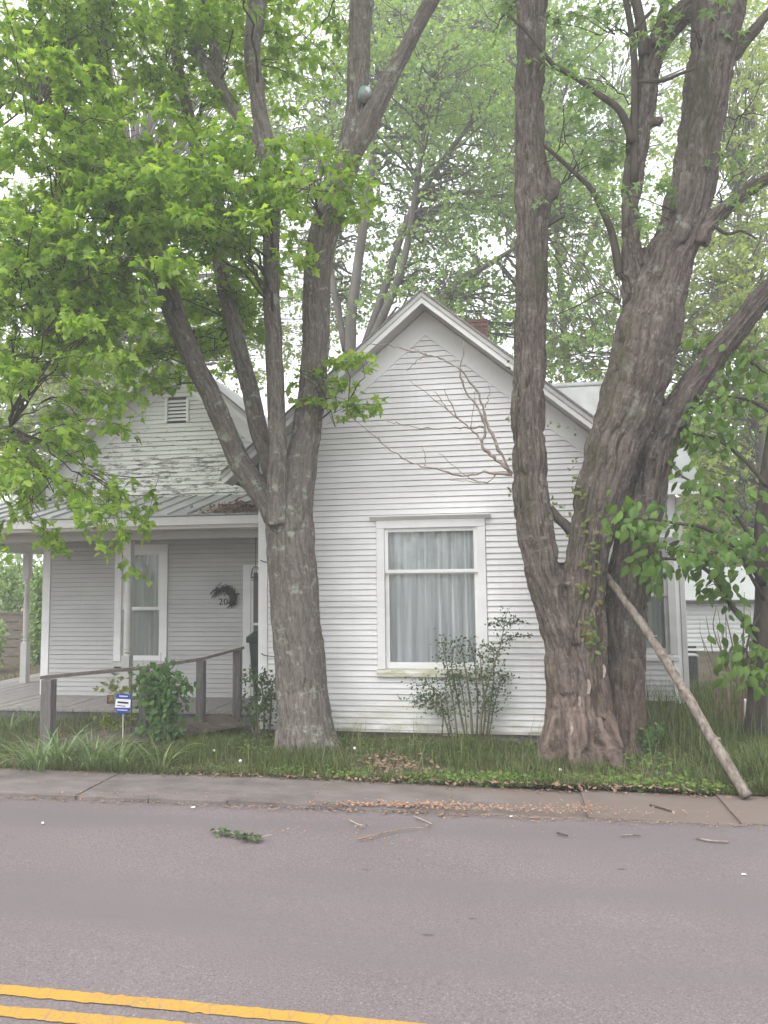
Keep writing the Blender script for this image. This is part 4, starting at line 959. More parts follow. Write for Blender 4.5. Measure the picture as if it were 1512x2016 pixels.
far_r = [(1110, 60, 120, 110, 7.6, 9.4, 10), (1190, 250, 90, 110, 8.2, 9.6, 10), (1160, 380, 80, 60, 8.4, 9.4, 6), (1330, 400, 50, 30, 8.2, 8.7, 3), (1440, 360, 70, 50, 8.0, 9.0, 5), (1440, 60, 90, 70, 8.0, 9.5, 7), (1470, 220, 60, 60, 8.6, 9.6, 4), (1350, 20, 80, 30, 8.0, 8.8, 4), (960, 60, 90, 90, 8.5, 10.5, 8)]
boughs(r_limbs[:3] + r_limbs[4:], LR, TR, far_r, 0.125, 0.5, 16, 0.8, r0=0.012, sides=3)
LR.add(np.array([at(1045 + k * 7, 393 + (k % 2) * 8, RY - .45) for k in range(5)]), unit(rng.normal(size=(5, 3)) + [0, -.6, -.3]), unit(rng.normal(size=(5, 3)) * .5 + [0, -.5, 1]), 0.1)
tag(TR.build('branches', M['bark_dark'], RT), kind='stuff')
LR.build('crown', 'star', M['leaf_silver'], RT, stuff=True)
from mathutils.bvhtree import BVHTree
_bv = BVHTree.FromPolygons([v.co.copy() for v in RTM.data.vertices], [tuple(p.vertices) for p in RTM.data.polygons])
def snap_r(px, py, fall=8.6):
    d = Vector(ray(px, py)).normalized(); h = _bv.ray_cast(Vector(CAM), d)
    return np.array(h[0]) if h[0] is not None else at(px, py, fall)
# peeling bark strips
def strip_piece(px, py, ln, wd, Y):
    p = at(px, py, Y); mb = MB(); n = 5
    for j in range(n):
        t = j / (n - 1); z = p[2] - ln * t; bow = 0.02 * math.sin(t * 3.0) + 0.025 * t * t
        wj = wd * (1 - 0.4 * abs(t - 0.4)) * rng.uniform(.8, 1.1)
        mb.v += [(p[0] - wj / 2 + 0.01 * math.sin(j), p[1] - bow, z), (p[0] + wj / 2 + 0.01 * math.sin(j), p[1] - bow - 0.006, z), (p[0] + wj / 2, p[1] - bow + 0.012, z), (p[0] - wj / 2, p[1] - bow + 0.012, z)]
        if j:
            b = 4 * (j - 1)
            for k in range(4): mb.f.append((b + k, b + (k + 1) % 4, b + 4 + (k + 1) % 4, b + 4 + k))
    mb.f.append((0, 1, 2, 3)); mb.f.append((4*n-1, 4*n-2, 4*n-3, 4*n-4))
    mb.build('bark_strip', M['deadwood'], RT, smooth=False)
for px, py, ln, wd in ((1158, 1338, .15, .035), (1188, 1308, .14, .025), (1124, 1422, .13, .03), (1140, 1372, .1, .025)):
    q = snap_r(px, py); strip_piece(px, py, ln, wd, float(q[1]) - .012)

# dead bare branch growing from the left stem of the right maple, over the gable
DB = empty('dead_branch', at(1003, 935, 8.85), 'bare dead branch reaching left from the tree in front of the gable', 'branch')
TD = Tubes(); _w = 0.6
def kink(T, pts, Y, w0, w1, dY=0.0):
    C_ = catmull([at(x, y, Y + dY * i / max(1, len(pts) - 1)) for i, (x, y) in enumerate(pts)], 5); C_[1:] += rng.normal(size=(len(C_) - 1, 3)) * 0.007
    T.add(C_, np.maximum(np.linspace(w0, w1, len(C_)) * _w * (1 + 0.18 * rng.normal(size=len(C_))), 1.1) * 0.5 * depth(C_[0]) / FPX, 6)
def z5(pts): return [(500 + x / 2.439, 540 + y / 2.439) for x, y in pts]
kink(TD, z5([(1240, 960), (1225, 945), (1190, 870), (1130, 740), (1100, 650), (1070, 560), (990, 460), (910, 410), (830, 385), (720, 360), (640, 340), (540, 340)]), 8.85, 11, 2, dY=-.35)
kink(TD, z5([(1228, 950), (1170, 890), (1098, 830), (1110, 740), (1080, 650), (1010, 550), (992, 470), (1010, 320)]), 8.82, 12, 3, dY=-.2)
kink(TD, z5([(1105, 735), (990, 735), (860, 740), (720, 725), (640, 705)]), 8.78, 6, 2, dY=-.3)
kink(TD, z5([(1095, 810), (1040, 740), (900, 630), (750, 510)]), 8.8, 7, 2, dY=.2)
kink(TD, z5([(980, 690), (940, 610), (910, 550)]), 8.86, 5, 2)
kink(TD, z5([(930, 650), (890, 590), (870, 565)]), 8.9, 3, 1.5)
kink(TD, z5([(1240, 965), (1110, 950), (1000, 968), (880, 935), (760, 905), (640, 830), (530, 735), (430, 650)]), 8.8, 9, 2, dY=-.5)
kink(TD, z5([(1160, 960), (1120, 998), (1050, 985), (980, 940), (890, 855)]), 8.8, 5, 1.5, dY=-.2)
kink(TD, z5([(1110, 998), (1030, 995), (945, 990)]), 8.78, 3, 1.5)
kink(TD, z5([(825, 920), (820, 870), (805, 825)]), 8.6, 3, 1.5)
kink(TD, z5([(1110, 640), (1130, 580), (1130, 530)]), 8.6, 3, 1.5)
kink(TD, z5([(1040, 740), (1060, 620), (1060, 560)]), 8.7, 3, 1.5)
kink(TD, z5([(830, 385), (780, 420), (735, 462)]), 8.6, 3, 1.5)
kink(TD, z5([(830, 385), (800, 370), (750, 355)]), 8.6, 4, 2)
TD.build('branch', M['deadwood'], DB)

def high_crown(parent, name, cx, cy, cz, rx, ry, rz, n, material):
    L = Leaves()
    for k in range(n):
        d = rand_dirs(1)[0] * rng.random() ** .4; c = np.array([cx, cy, cz]) + d * [rx, ry, rz]; m = 26
        L.add(c + rng.normal(size=(m, 3)) * [.42, .42, .22], unit(rng.normal(size=(m, 3)) + [0, 0, -.4]), unit(rng.normal(size=(m, 3)) * .6 + [0, 0, 1]), rng.uniform(.14, .22, m))
    L.build(name, 'kite', material, parent, stuff=True)
high_crown(LT, 'upper_crown', -3.6, 8.0, 12.6, 3.6, 3.6, 3.0, 230, M['leaf_near'])
high_crown(RT, 'upper_crown', 1.6, 7.6, 13.2, 3.8, 3.4, 3.4, 220, M['leaf_silver'])
high_crown(OT, 'upper_crown', -8.4, 7.4, 10.8, 2.6, 3.0, 2.6, 130, M['leaf_near'])
# ball wedged in the fork of the left maple
bp = at(719, 187, BYL - .38); br_ = 15.5 * depth(bp) / FPX
bm = bmesh.new(); bmesh.ops.create_uvsphere(bm, u_segments=24, v_segments=16, radius=br_)
for v in bm.verts:
    v.co.z *= 1.08; v.co.x *= 0.93
    if v.co.z < -br_ * .5: v.co.z += (abs(v.co.z) - br_ * .5) * 0.3
me = bpy.data.meshes.new('ball'); bm.to_mesh(me); bm.free(); me.materials.append(M['ball_grey']); me.materials.append(M['ball']); me.materials.append(M['ball_white'])
for f in me.polygons:
    c = f.center.normalized(); f.use_smooth = True
    f.material_index = 2 if (c - Vector((.55, -.75, .3)).normalized()).length < 0.42 else (1 if c.z > 0.45 or c.x < -.75 else 0)
bo = bpy.data.objects.new('ball', me); bo.location = bp; link(bo)
tag(bo, 'teal and grey ball stuck in the fork of the maple', 'ball')

# leaning log
LG = Tubes(); a = at(1188, 1128, 8.98); b = atz(1477, 1569, 0.05)
n = 46; t = np.linspace(0, 1, n)[:, None]; C_ = a * (1 - t) + b * t + np.column_stack([0.025 * np.sin(t[:, 0] * 5), 0 * t[:, 0], 0.05 * np.sin(t[:, 0] * 3.1)])
C_[1:-1] += rng.normal(size=(n - 2, 3)) * 0.004
LG.add(C_, np.linspace(0.04, 0.053, n) * (1 + 0.05 * np.sin(np.arange(n) * .7) + 0.04 * rng.normal(size=n)), 12)
for k_, s_ in ((16, 1), (27, -1), (36, 1)): LG.add(np.array([C_[k_], C_[k_] + np.array([.05 * s_, -.05, .03])]), [.02, .012], 6)
lg = LG.build('leaning_log', M['pole']); tag(lg, 'long pale log leaning against the big right maple', 'log')

# vine on the right maple
VN = empty('climbing_vine', at(1165, 1280, 8.45), 'small creeper with green leaves climbing the front of the shaggy maple', 'vine')
LV, TV = Leaves(), Tubes()
def vine_stem(pts):
    Q = np.array([snap_r(x, y) + [0, -.012, 0] for x, y in catmull(np.array(pts, float), 6)]); TV.add(Q, np.linspace(.008, .004, len(Q)), 5)
vine_stem([(1118, 1290), (1132, 1235), (1142, 1200), (1150, 1160), (1160, 1090), (1150, 1020), (1160, 960)])
vine_stem([(1175, 1290), (1178, 1220), (1172, 1150), (1176, 1060), (1172, 1010)])
vine_stem([(1025, 1000), (1022, 930), (1016, 850), (1020, 780), (1014, 700)])
for cx, cy, n in ((1155, 1245, 10), (1165, 1258, 10), (1158, 1222, 8), (1172, 1225, 6), (1145, 1150, 7), (1142, 1165, 6), (1155, 1118, 7), (1175, 1115, 6), (1140, 1110, 5), (1168, 1090, 5), (1170, 1068, 4), (1135, 1050, 4), (1160, 1040, 4), (1148, 975, 8), (1135, 955, 5), (1130, 1000, 4), (1180, 1160, 5), (1175, 1190, 4), (1180, 1275, 3), (1170, 1290, 3), (1165, 1025, 5)):
    for k in range(n):
        p = snap_r(cx + rng.normal() * 9, cy + rng.normal() * 7) + [0, -rng.uniform(.01, .05), 0]; LV.add(p, unit(rng.normal(size=3) * [1, .4, .6] + [0, -.3, -.5]), unit(rng.normal(size=3) * .45 + [0, -1, .5]), rng.uniform(.05, .085))
for px, py, Y in ((1094, 838, 8.66), (1090, 832, 8.66), (1128, 848, 8.6), (1003, 820, 8.7), (1000, 905, 8.7), (1002, 965, 8.7), (1090, 985, 8.6), (1100, 1000, 8.6), (1105, 995, 8.6), (1008, 780, 8.7), (1004, 715, 8.7), (1130, 905, 8.5), (1125, 925, 8.5)):
    for k in range(3): LV.add(at(px + rng.normal() * 5, py + rng.normal() * 5, Y), unit(rng.normal(size=3) + [0, -.3, -.6]), unit(rng.normal(size=3) * .5 + [0, -1, .3]), .045, 0.97)
TV.build('stem', M['bark_dark'], VN); LV.build('foliage', 'ovate', M['leaf_vine'], VN)
# ================================================================== small broad-leaved tree on the right
ST = empty('small_tree', atz(1488, 1475, 0.05), 'small dark stemmed tree with broad bright green leaves at the right edge', 'tree')
sy = float(atz(1488, 1475, 0.05)[1])
TS, LS = Tubes(), Leaves()
st_main = px_tube(TS, [(1486, 1500), (1487, 1440), (1492, 1360), (1500, 1260), (1504, 1160), (1500, 1060), (1510, 940), (1530, 800), (1540, 650)], sy, 44, 22, n=10, dY=-.6)
sb = [([(1500, 1255), (1470, 1228), (1440, 1192), (1410, 1140), (1370, 1110), (1320, 1100), (1285, 1105)], sy - .2, 15, 4, -1.0),
      ([(1504, 1150), (1450, 1080), (1390, 1040), (1330, 1030), (1270, 1020), (1235, 1025)], sy - .4, 12, 3, -1.1),
      ([(1502, 1100), (1440, 1000), (1380, 960), (1330, 930)], sy - .4, 10, 3, -.4),
      ([(1512, 960), (1470, 910), (1420, 870), (1370, 855), (1345, 850)], sy - .5, 10, 3, -.3),
      ([(1500, 1200), (1480, 1240), (1470, 1280), (1480, 1320)], sy - .3, 6, 2, -.4),
      ([(1530, 820), (1480, 790), (1430, 780), (1390, 790)], sy - .6, 9, 3, -.3),
      ([(1504, 1150), (1520, 1100), (1540, 1060)], sy - .4, 10, 4, -1.2),
      ([(1504, 1180), (1470, 1120), (1440, 1080), (1400, 1090), (1350, 1085)], sy - .4, 8, 3, -1.3),
      ([(1530, 760), (1490, 720), (1440, 700), (1400, 690)], sy - .6, 8, 3, -.2)]
for pts, Y, w0, w1, dY in sb:
    C_ = px_tube(TS, pts, Y, w0, w1, n=6, dY=dY)
    m = len(C_); 
    for j in range(int(m * 0.3), m, 2):
        d = unit(C_[min(j + 1, m - 1)] - C_[j - 1])
        for sgn in (-1, 1):
            if rng.random() < 0.1: continue
            dd = unit(d * .6 + np.cross(d, [0, 0, 1]) * sgn * .7 + rng.normal(size=3) * .3)
            tip = C_[j] + dd * rng.uniform(.08, .3); TS.add(np.array([C_[j], (C_[j] + tip) / 2 + [0, 0, .02], tip]), [.005, .004, .003], 4)
            for k in range(rng.integers(7, 12)):
                D = unit(dd * .5 + rng.normal(size=3) * .55 + [0, -.15, -.75]); N = unit(rng.normal(size=3) * .5 + [-.1, -.55, .8])
                LS.add(tip + rng.normal(size=3) * .1, D, N, rng.uniform(.09, .17))
TS.build('trunk', M['bark_dark'], ST); LS.build('foliage', 'ovate', M['leaf_big'], ST, single=300, stuff=True)

# ================================================================== trees behind the house
def bg_tree(name, label, stems, Y, crown, material, leaf=0.125, kind='kite2', per=22, group='trees behind the house', bark='bark_bg', slen=1.3, sides=3, dens=2.7):
    base = at(stems[0][0][0], stems[0][0][1], Y); e = empty(name, (base[0], base[1], 0), label, 'tree', group)
    T, L = Tubes(), Leaves(); C = []
    for pts in stems:
        P = np.array([at(x, y, Y + dy) for x, y, wpx, dy in pts]); r = np.array([wpx * 0.33 * depth(p) / FPX for p, (x, y, wpx, dy) in zip(P, pts)])
        if pts is stems[0]: P = np.vstack([[P[0][0], P[0][1], -0.1], P]); r = np.concatenate([[r[0] * 1.25], r])
        q = catmull(np.column_stack([P, r]), 5); C.append((q[:, :3], q[:, 3])); T.add(q[:, :3], np.maximum(q[:, 3], .01), 9)
    for cx, cy, rx, ry, dy0, dy1, n in crown:
        for b in range(max(1, int(n * dens / 3))):
            c = ellipse_px(cx, cy, rx, ry, Y + dy0, Y + dy1)
            best = min(((np.linalg.norm(q - c, axis=1) + np.where(q[:, 2] > c[2] - .5, 2, 0)).min(), i) for i, (q, r) in enumerate(C)); q, r = C[best[1]]
            k = int(np.argmin(np.linalg.norm(q - c, axis=1) + np.where(q[:, 2] > c[2] - .5, 2, 0))); s = q[k]
            ax = bez(s, (s + c) / 2 + [0, 0, .1 * np.linalg.norm(c - s)], c, 8); ax[1:-1] += rng.normal(size=(6, 3)) * .06
            T.add(ax, np.linspace(min(.02 + .016 * np.linalg.norm(c - s), r[k] * .6), .008, 8), 5)
            for j in range(3):
                p = c + rng.normal(size=3) * np.array([.5, .5, .3]); T.add(np.array([ax[5], (ax[6] + p) / 2, p]), [.012, .009, .006], 4)
                spray(L, T, p, unit(rng.normal(size=3) * [1, 1, .4]), slen * rng.uniform(.7, 1.2), per, leaf, .4, twig=.007, sides=sides)
    T.build('trunk', M[bark], e); L.build('crown', kind, M[material], e, stuff=True)
    return e
bg_tree('maple_tree', 'tall many stemmed tree rising directly behind the front gable peak',
    [[(690, 700, 34, 0), (700, 560, 30, 0), (718, 430, 26, 0), (735, 300, 22, .4), (742, 150, 16, .6), (760, 0, 12, .8)],
     [(712, 700, 26, .2), (760, 560, 24, .2), (800, 440, 20, .2), (862, 330, 16, 0), (930, 240, 12, -.3)],
     [(725, 690, 30, -.3), (790, 530, 22, -.4), (815, 400, 18, -.5), (830, 290, 14, -.7), (850, 120, 10, -.8)],
     [(680, 690, 22, .6), (650, 520, 18, .8), (640, 380, 14, 1), (660, 200, 10, 1.4)],
     [(770, 640, 22, 0), (860, 590, 20, -.5), (930, 540, 18, -1), (1010, 490, 13, -1.4), (1100, 420, 9, -2)]],
    19.0, [(760, 80, 250, 140, -3, 5, 84), (880, 200, 160, 110, -3, 4, 54), (700, 330, 140, 90, 0, 4, 26), (900, 370, 130, 90, -2, 3, 30), (900, 540, 110, 50, -2, 1, 26), (680, 560, 70, 90, 1, 5, 22), (600, 420, 90, 160, 1, 5, 34), (800, 440, 110, 90, 2, 5, 26), (620, 200, 120, 140, 1, 5, 34), (1120, 420, 110, 110, -3, 3, 36), (1130, 620, 90, 90, -2, 3, 30), (980, 620, 60, 40, 1, 4, 10)], 'leaf_bg', per=44, dens=2.5)
bg_tree('broad_tree', 'yellow green tree filling the gap behind the left gable',
    [[(215, 900, 30, 0), (225, 760, 24, 0), (240, 600, 20, .3), (260, 400, 16, .6)], [(220, 860, 16, 0), (150, 760, 14, .4), (80, 650, 10, .8)]],
    22.0, [(120, 800, 150, 100, -2, 4, 100), (60, 900, 130, 70, 0, 4, 50), (270, 760, 110, 70, 0, 4, 36), (60, 620, 140, 120, -2, 4, 60), (230, 700, 130, 90, -1, 4, 44), (400, 680, 110, 110, 0, 5, 40), (200, 450, 220, 150, -1, 4, 50), (540, 620, 90, 130, 0, 5, 36), (450, 300, 200, 200, 0, 5, 60), (300, 60, 320, 150, 0, 4, 80)], 'leaf_bgy', per=44)
bg_tree('broad_tree', 'leafy tree behind the right roof slope beyond the forked maple',
    [[(1497, 900, 24, 0), (1490, 760, 20, 0), (1470, 560, 16, .4), (1450, 380, 12, .8)], [(1490, 830, 12, 0), (1330, 700, 10, .4), (1220, 600, 7, .6)]],
    20.0, [(1440, 880, 90, 70, -1, 3, 30), (1400, 1000, 60, 60, -1, 3, 16), (1430, 520, 120, 130, -2, 3, 60), (1450, 720, 100, 110, -2, 3, 50), (1150, 700, 70, 60, -1, 3, 18), (1380, 640, 70, 90, -1, 3, 30), (1480, 300, 100, 120, -1, 3, 44), (1460, 130, 80, 100, -1, 3, 26), (1100, 800, 40, 25, 0, 2, 6), (1170, 500, 60, 80, 0, 3, 16)], 'leaf_bgy', per=44)
bg_tree('broad_tree', 'tall hazy tree crown high between the two maples',
    [[(1130, 900, 26, 0), (1110, 650, 22, 0), (1090, 400, 18, 0), (1060, 150, 14, 0), (1050, -100, 9, 0)], [(1112, 600, 14, 0), (1180, 420, 12, .6), (1210, 200, 8, 1)]],
    25.0, [(960, 90, 170, 140, -3, 3, 70), (1130, 130, 140, 150, -3, 3, 54), (1000, 300, 130, 100, -2, 3, 40), (1160, 300, 80, 100, -2, 3, 26), (860, -40, 200, 90, -2, 3, 40), (1400, 30, 160, 90, -2, 3, 26), (1320, 180, 120, 90, -2, 3, 10), (820, 150, 150, 120, -2, 3, 30)], 'leaf_bg', leaf=.15, per=44, slen=1.6, dens=3.0)
# rounded shrubs behind the wing and behind the side porch
def bush_px(name, label, px, py, Y, rx, ry, n, material, leaf, group=None, kind='ovate', stems=9, bare=0.25, mat_stem='greenstem', top=None):
    b = atz(px, py, 0.04) if Y is None else at(px, py, Y); base = np.array([b[0], b[1], 0.03]); sc_ = depth(base) / FPX
    e = empty(name, base, label, 'shrub', group); T, L = Tubes(), Leaves(); H = ry * sc_; W = rx * sc_
    for k in range(stems):
        a = rng.uniform(0, 6.28); q = rng.uniform(.15, 1); tip = base + np.array([math.cos(a) * W * q, math.sin(a) * W * .6 * q, H * rng.uniform(.65, 1.0)])
        C_ = bez(base + np.array([math.cos(a) * .08, math.sin(a) * .06, 0]) * min(1, W * 3), base + np.array([math.cos(a) * W * q * .35, math.sin(a) * W * .3 * q, H * .6]), tip, 8)
        T.add(C_, np.linspace(.006, .002, 8) * max(1, H), 5)
        m = n // stems; t = bare + (1 - bare) * rng.random(m)
        P = C_[0] * ((1-t)**2)[:, None] + C_[3] * (2*t*(1-t))[:, None] * 1.0 + C_[-1] * (t*t)[:, None]
        idx = np.clip((t * 7).astype(int), 0, 7); P = C_[idx] + rng.normal(size=(m, 3)) * np.array([.22 * W, .16 * W, .05 * H])
        D = unit(rng.normal(size=(m, 3)) + [0, 0, -.2]); N = unit(rng.normal(size=(m, 3)) * .6 + [0, -.3, .9]); L.add(P, D, N, leaf * rng.uniform(.7, 1.25, m))
    T.build('stems', M[mat_stem], e); L.build('foliage', kind, M[material], e); return e
for i, (px, py, Y, rx, ry, lab) in enumerate(((1440, 1290, 27, 120, 420, 'tall light green shrub rising behind the ribbed outbuilding'), (1385, 1290, 28.5, 70, 560, 'slim shrub rising beside the wing corner'), (1500, 1290, 26.0, 70, 640, 'dense shrub mass at the far right edge'))):
    bush_px('tall_shrub', lab, px, py, Y, rx, ry, 2200, 'leaf_bgy' if i != 2 else 'leaf_bg', .2, 'shrubs beside the right wing', bare=.3)
for i, (px, py, Y, rx, ry, lab) in enumerate(((20, 1330, 19, 60, 240, 'leafy shrub seen left of the turned side post'), (75, 1330, 17.5, 40, 230, 'leafy shrub seen between side post and porch corner'), (-30, 1330, 16.0, 50, 120, 'low dark shrub behind the side porch'))):
    bush_px('side_shrub', lab, px, py, Y, rx, ry, 1800, 'leaf_bg', .12, 'shrubs behind the side porch', bare=.1)

# far tree line closing the horizon, and an added one behind the camera
L, T = Leaves(), Tubes()
for k in range(520):
    a = rng.uniform(-1.15, .95); d = rng.uniform(38, 48); c = np.array([math.sin(a) * d, math.cos(a) * d, rng.uniform(0, 9) * (0.6 + 0.4 * math.sin(a * 9) ** 2)])
    n = 34; L.add(c + rng.normal(size=(n, 3)) * [1.3, 1.3, .9], rand_dirs(n), rand_dirs(n), rng.uniform(.35, .6, n))
for k in range(260):  # unseen trees across the street, added to block low sky light
    x = rng.uniform(-38, 38); c = np.array([x, rng.uniform(-30, -20), rng.uniform(0, 7.5) * (0.65 + 0.35 * math.sin(x * .35) ** 2)])
    n = 34; L.add(c + rng.normal(size=(n, 3)) * [1.1, 1.1, .8], rand_dirs(n), rand_dirs(n), rng.uniform(.35, .6, n))
tl = L.build('treeline', 'kite', M['leaf_bg']); tag(tl, 'far belt of trees closing off the horizon and an unseen belt added behind the camera to block low sky', 'trees', kind='stuff')

# ================================================================== plants by the house
bush_px('green_bush', 'leafy green bush growing at the wooden handrail beside the blue sign', 318, 1466, None, 74, 182, 900, 'leaf_bush', .088, bare=.1, stems=14)
bush_px('yellow_sapling', 'pale yellow green sapling at the handrail left of the leafy bush', 262, 1455, None, 72, 160, 70, 'leaf_sapling', .075, stems=4, bare=.72, kind='maple')
bush_px('low_sapling', 'low yellow green seedling under the blue yard sign', 228, 1455, None, 36, 60, 80, 'leaf_sapling', .06, stems=5, bare=.5, kind='maple')
SH = empty('window_shrub', atz(925, 1455, .03), 'thin stemmed small leaved shrub in front of the tall window', 'shrub')
T, L = Tubes(), Leaves(); yb = 9.72
stems = [([(930, 1450), (925, 1380), (915, 1310), (905, 1262)], 6), ([(900, 1450), (893, 1390), (880, 1310), (868, 1255)], 5), ([(945, 1450), (950, 1390), (965, 1330), (985, 1270), (997, 1205)], 6), ([(938, 1450), (940, 1380), (935, 1310), (925, 1260)], 5), ([(958, 1450), (965, 1390), (972, 1340), (972, 1280)], 5),
         ([(885, 1450), (870, 1400), (850, 1380), (825, 1372), (818, 1385)], 4), ([(915, 1450), (900, 1370), (890, 1320), (893, 1275)], 5), ([(920, 1450), (910, 1360), (895, 1330), (850, 1345), (820, 1350)], 3), ([(890, 1450), (884, 1420), (876, 1345)], 4), ([(950, 1450), (955, 1400), (948, 1330), (945, 1290)], 5), ([(962, 1450), (975, 1380), (988, 1340), (1000, 1330)], 3), ([(870, 1450), (872, 1400), (862, 1360), (845, 1395)], 3),
         ([(985, 1270), (1010, 1255), (1045, 1250)], 2), ([(990, 1235), (1010, 1222), (1032, 1224)], 2), ([(985, 1290), (965, 1272), (945, 1270)], 2), ([(995, 1215), (975, 1228), (960, 1226)], 2)]
for pts, wd_ in stems:
    C_ = px_tube(T, pts, yb + rng.uniform(-.12, .12), wd_, 1.2, sub=5, n=5)
    m = len(C_); s0 = int(m * .25) if len(pts) > 3 else 1
    for j in range(s0, m):
        big = len(pts) > 3
        for k in range(13 if big else 5):
            off = rng.normal(size=3) * ([.075, .06, .045] if big else [.025, .03, .02])
            L.add(C_[j] + off, unit(rng.normal(size=3)), unit(rng.normal(size=3) * .7 + [0, -.4, .7]), rng.uniform(.026, .05))
        if big and rng.random() < .5: T.add(np.array([C_[j], C_[j] + rng.normal(size=3) * [.09, .06, .05]]), [.003, .0015], 3)
T.build('stems', M['greenstem'], SH); L.build('foliage', 'kite', M['leaf_shrub'], SH)
CS = empty('corner_shrub', atz(515, 1440, .03), 'thin dark shrub between the handrail and the left maple trunk', 'shrub')
T, L = Tubes(), Leaves(); yb = 9.55
for pts, wd_ in (([(505, 1450), (503, 1400), (498, 1340), (490, 1325)], 5), ([(520, 1450), (520, 1390), (515, 1345), (520, 1325)], 5), ([(530, 1450), (533, 1400), (536, 1350), (545, 1335)], 5), ([(512, 1450), (508, 1400), (525, 1370), (540, 1365)], 4), ([(500, 1450), (495, 1410), (485, 1390)], 4)):
    C_ = px_tube(T, pts, yb + rng.uniform(-.1, .2), wd_, 2, sub=5, n=5)
    for j in range(3, len(C_)):
        for k in range(9): L.add(C_[j] + rng.normal(size=3) * [.07, .06, .05], unit(rng.normal(size=3)), unit(rng.normal(size=3) * .7 + [0, -.4, .7]), rng.uniform(.04, .075))
T.build('stems', M['greenstem'], CS); L.build('foliage', 'kite', M['leaf_shrub'], CS)

# strap-leaved clumps along the sidewalk
def lily(px, py, label, n, ln, lean=0.0, spread=1.0):
    base = atz(px, py, .05); e = empty('daylily_clump', base, label, 'plant', 'strap leaved clumps along the sidewalk'); V, Fc, rn = [], [], []
    for k in range(n):
        a = rng.uniform(0, 6.28); r_ = rng.uniform(0, .12) * spread; p = base + np.array([math.cos(a) * r_ * 1.5, math.sin(a) * r_, 0])
        h = np.array([math.cos(a) + lean, math.sin(a) * .7, 0]); h /= np.linalg.norm(h); l_ = ln * rng.uniform(.6, 1.15); th0 = rng.uniform(.9, 1.45); bend = rng.uniform(.6, 1.5)
        sd = np.array([-h[1], h[0], 0]); w_ = rng.uniform(.008, .014); q = p.copy(); m = 8; b = len(V); rr = rng.random()
        for j in range(m):
            t = j / (m - 1); ww_ = w_ * (1 - t ** 2.5) + .0008
            V += [q - sd * ww_, q + [0, 0, -.004], q + sd * ww_]; rn += [rr] * 3
            th = th0 - bend * t ** 1.3 * 1.4; q = q + (h * math.cos(th) + np.array([0, 0, math.sin(th)])) * l_ / (m - 1); q[2] = max(q[2], .07)
            if j:
                c = b + 3 * (j - 1)
                for u in (0, 1): Fc += [(c + u, c + u + 1, c + u + 4), (c + u, c + u + 4, c + u + 3)]
    m_ = tri_mesh('blades', np.array(V), np.array(Fc), np.array(rn)); m_.materials.append(M['lily']); o = bpy.data.objects.new('blades', m_); link(o); child(o, e)
lily(65, 1515, 'strap leaved clump sprawling over the sidewalk, leftmost of its row', 46, .52, -.5, 1.4)
lily(120, 1508, 'strap leaved clump at the foot of the near handrail post', 60, .55, .2, 1.5)
lily(185, 1512, 'strap leaved clump with long leaves lying to both sides', 50, .5, .1, 1.3)
lily(235, 1516, 'yellowish strap leaved clump below the blue yard sign', 44, .42, .15)
lily(320, 1518, 'sparse strap leaved clump below the leafy green bush', 16, .5, .3)
lily(20, 1440, 'thin strap leaved tuft near the porch edge at left', 24, .4, 0)
lily(60, 1425, 'thin strap leaved tuft behind the near handrail post', 20, .38, .2)

# ================================================================== grass and ground cover
def blades(name, pts, hgt, wid, material, lean=.35):
    n = len(pts); a = rng.uniform(0, 6.28, n); h = np.column_stack([np.cos(a), np.sin(a), np.zeros(n)]); sd = np.column_stack([-np.sin(a), np.cos(a), np.zeros(n)])
    l_ = lean * rng.uniform(.2, 1.6, n)[:, None]; H = hgt[:, None]; w_ = wid[:, None]
    b0, b1 = pts - sd * w_, pts + sd * w_; up = np.array([0, 0, 1.0])
    m0 = pts + up * H * .55 + h * H * l_ * .35; m1a, m1b = m0 - sd * w_ * .8, m0 + sd * w_ * .8; tip = pts + up * H * (1 - .25 * l_) + h * H * l_
    V = np.stack([b0, b1, m1a, m1b, tip], 1).reshape(-1, 3); f = np.array([(0, 1, 3), (0, 3, 2), (2, 3, 4)]); T = (f[None] + (np.arange(n) * 5)[:, None, None]).reshape(-1, 3)
    m = tri_mesh(name, V, T, np.repeat(rng.random(n), 5)); m.materials.append(material); o = bpy.data.objects.new(name, m); link(o); return o
def scatter(n, x0, x1, y0, y1):
    return np.column_stack([rng.uniform(x0, x1, n), rng.uniform(y0, y1, n), np.zeros(n)])
P = np.vstack([scatter(52000, -4.6, 4.2, 7.83, 10.05), scatter(13000, -9.5, -4.6, 7.85, 10.7), scatter(16000, 1.3, 6.5, 9.6, 15), scatter(5000, -16, -9.8, 9, 17), scatter(2500, -10, 6, 7.80, 7.92)])
cl = vnoise(P * [1.6, 1.6, 1] + 7, 21); fine_ = vnoise(P * [6, 6, 1], 22)
def keepout(P):
    k = np.ones(len(P), bool)
    patch = ((P[:, 0] + 1.35) / .62) ** 2 + ((P[:, 1] - 8.35) / .38) ** 2; k &= ~((patch < 1) & (rng.random(len(P)) < .85))
    path = (P[:, 0] < -3.9) & (P[:, 0] > -6.2) & (P[:, 1] > 8.5) & (P[:, 1] < 10.0); k &= ~(path & (rng.random(len(P)) < .55))
    k &= ~((P[:, 0] > GXL) & (P[:, 0] < GXR) & (P[:, 1] > 9.99)); k &= ~((P[:, 0] > -9.9) & (P[:, 0] < GXL) & (P[:, 1] > FY))
    k &= ~((P[:, 0] > GXR) & (P[:, 0] < WXR) & (P[:, 1] > 12))
    return k
k = keepout(P) & (rng.random(len(P)) < .35 + .9 * np.clip(cl, 0, 1)); P, cl, fine_ = P[k], cl[k], fine_[k]
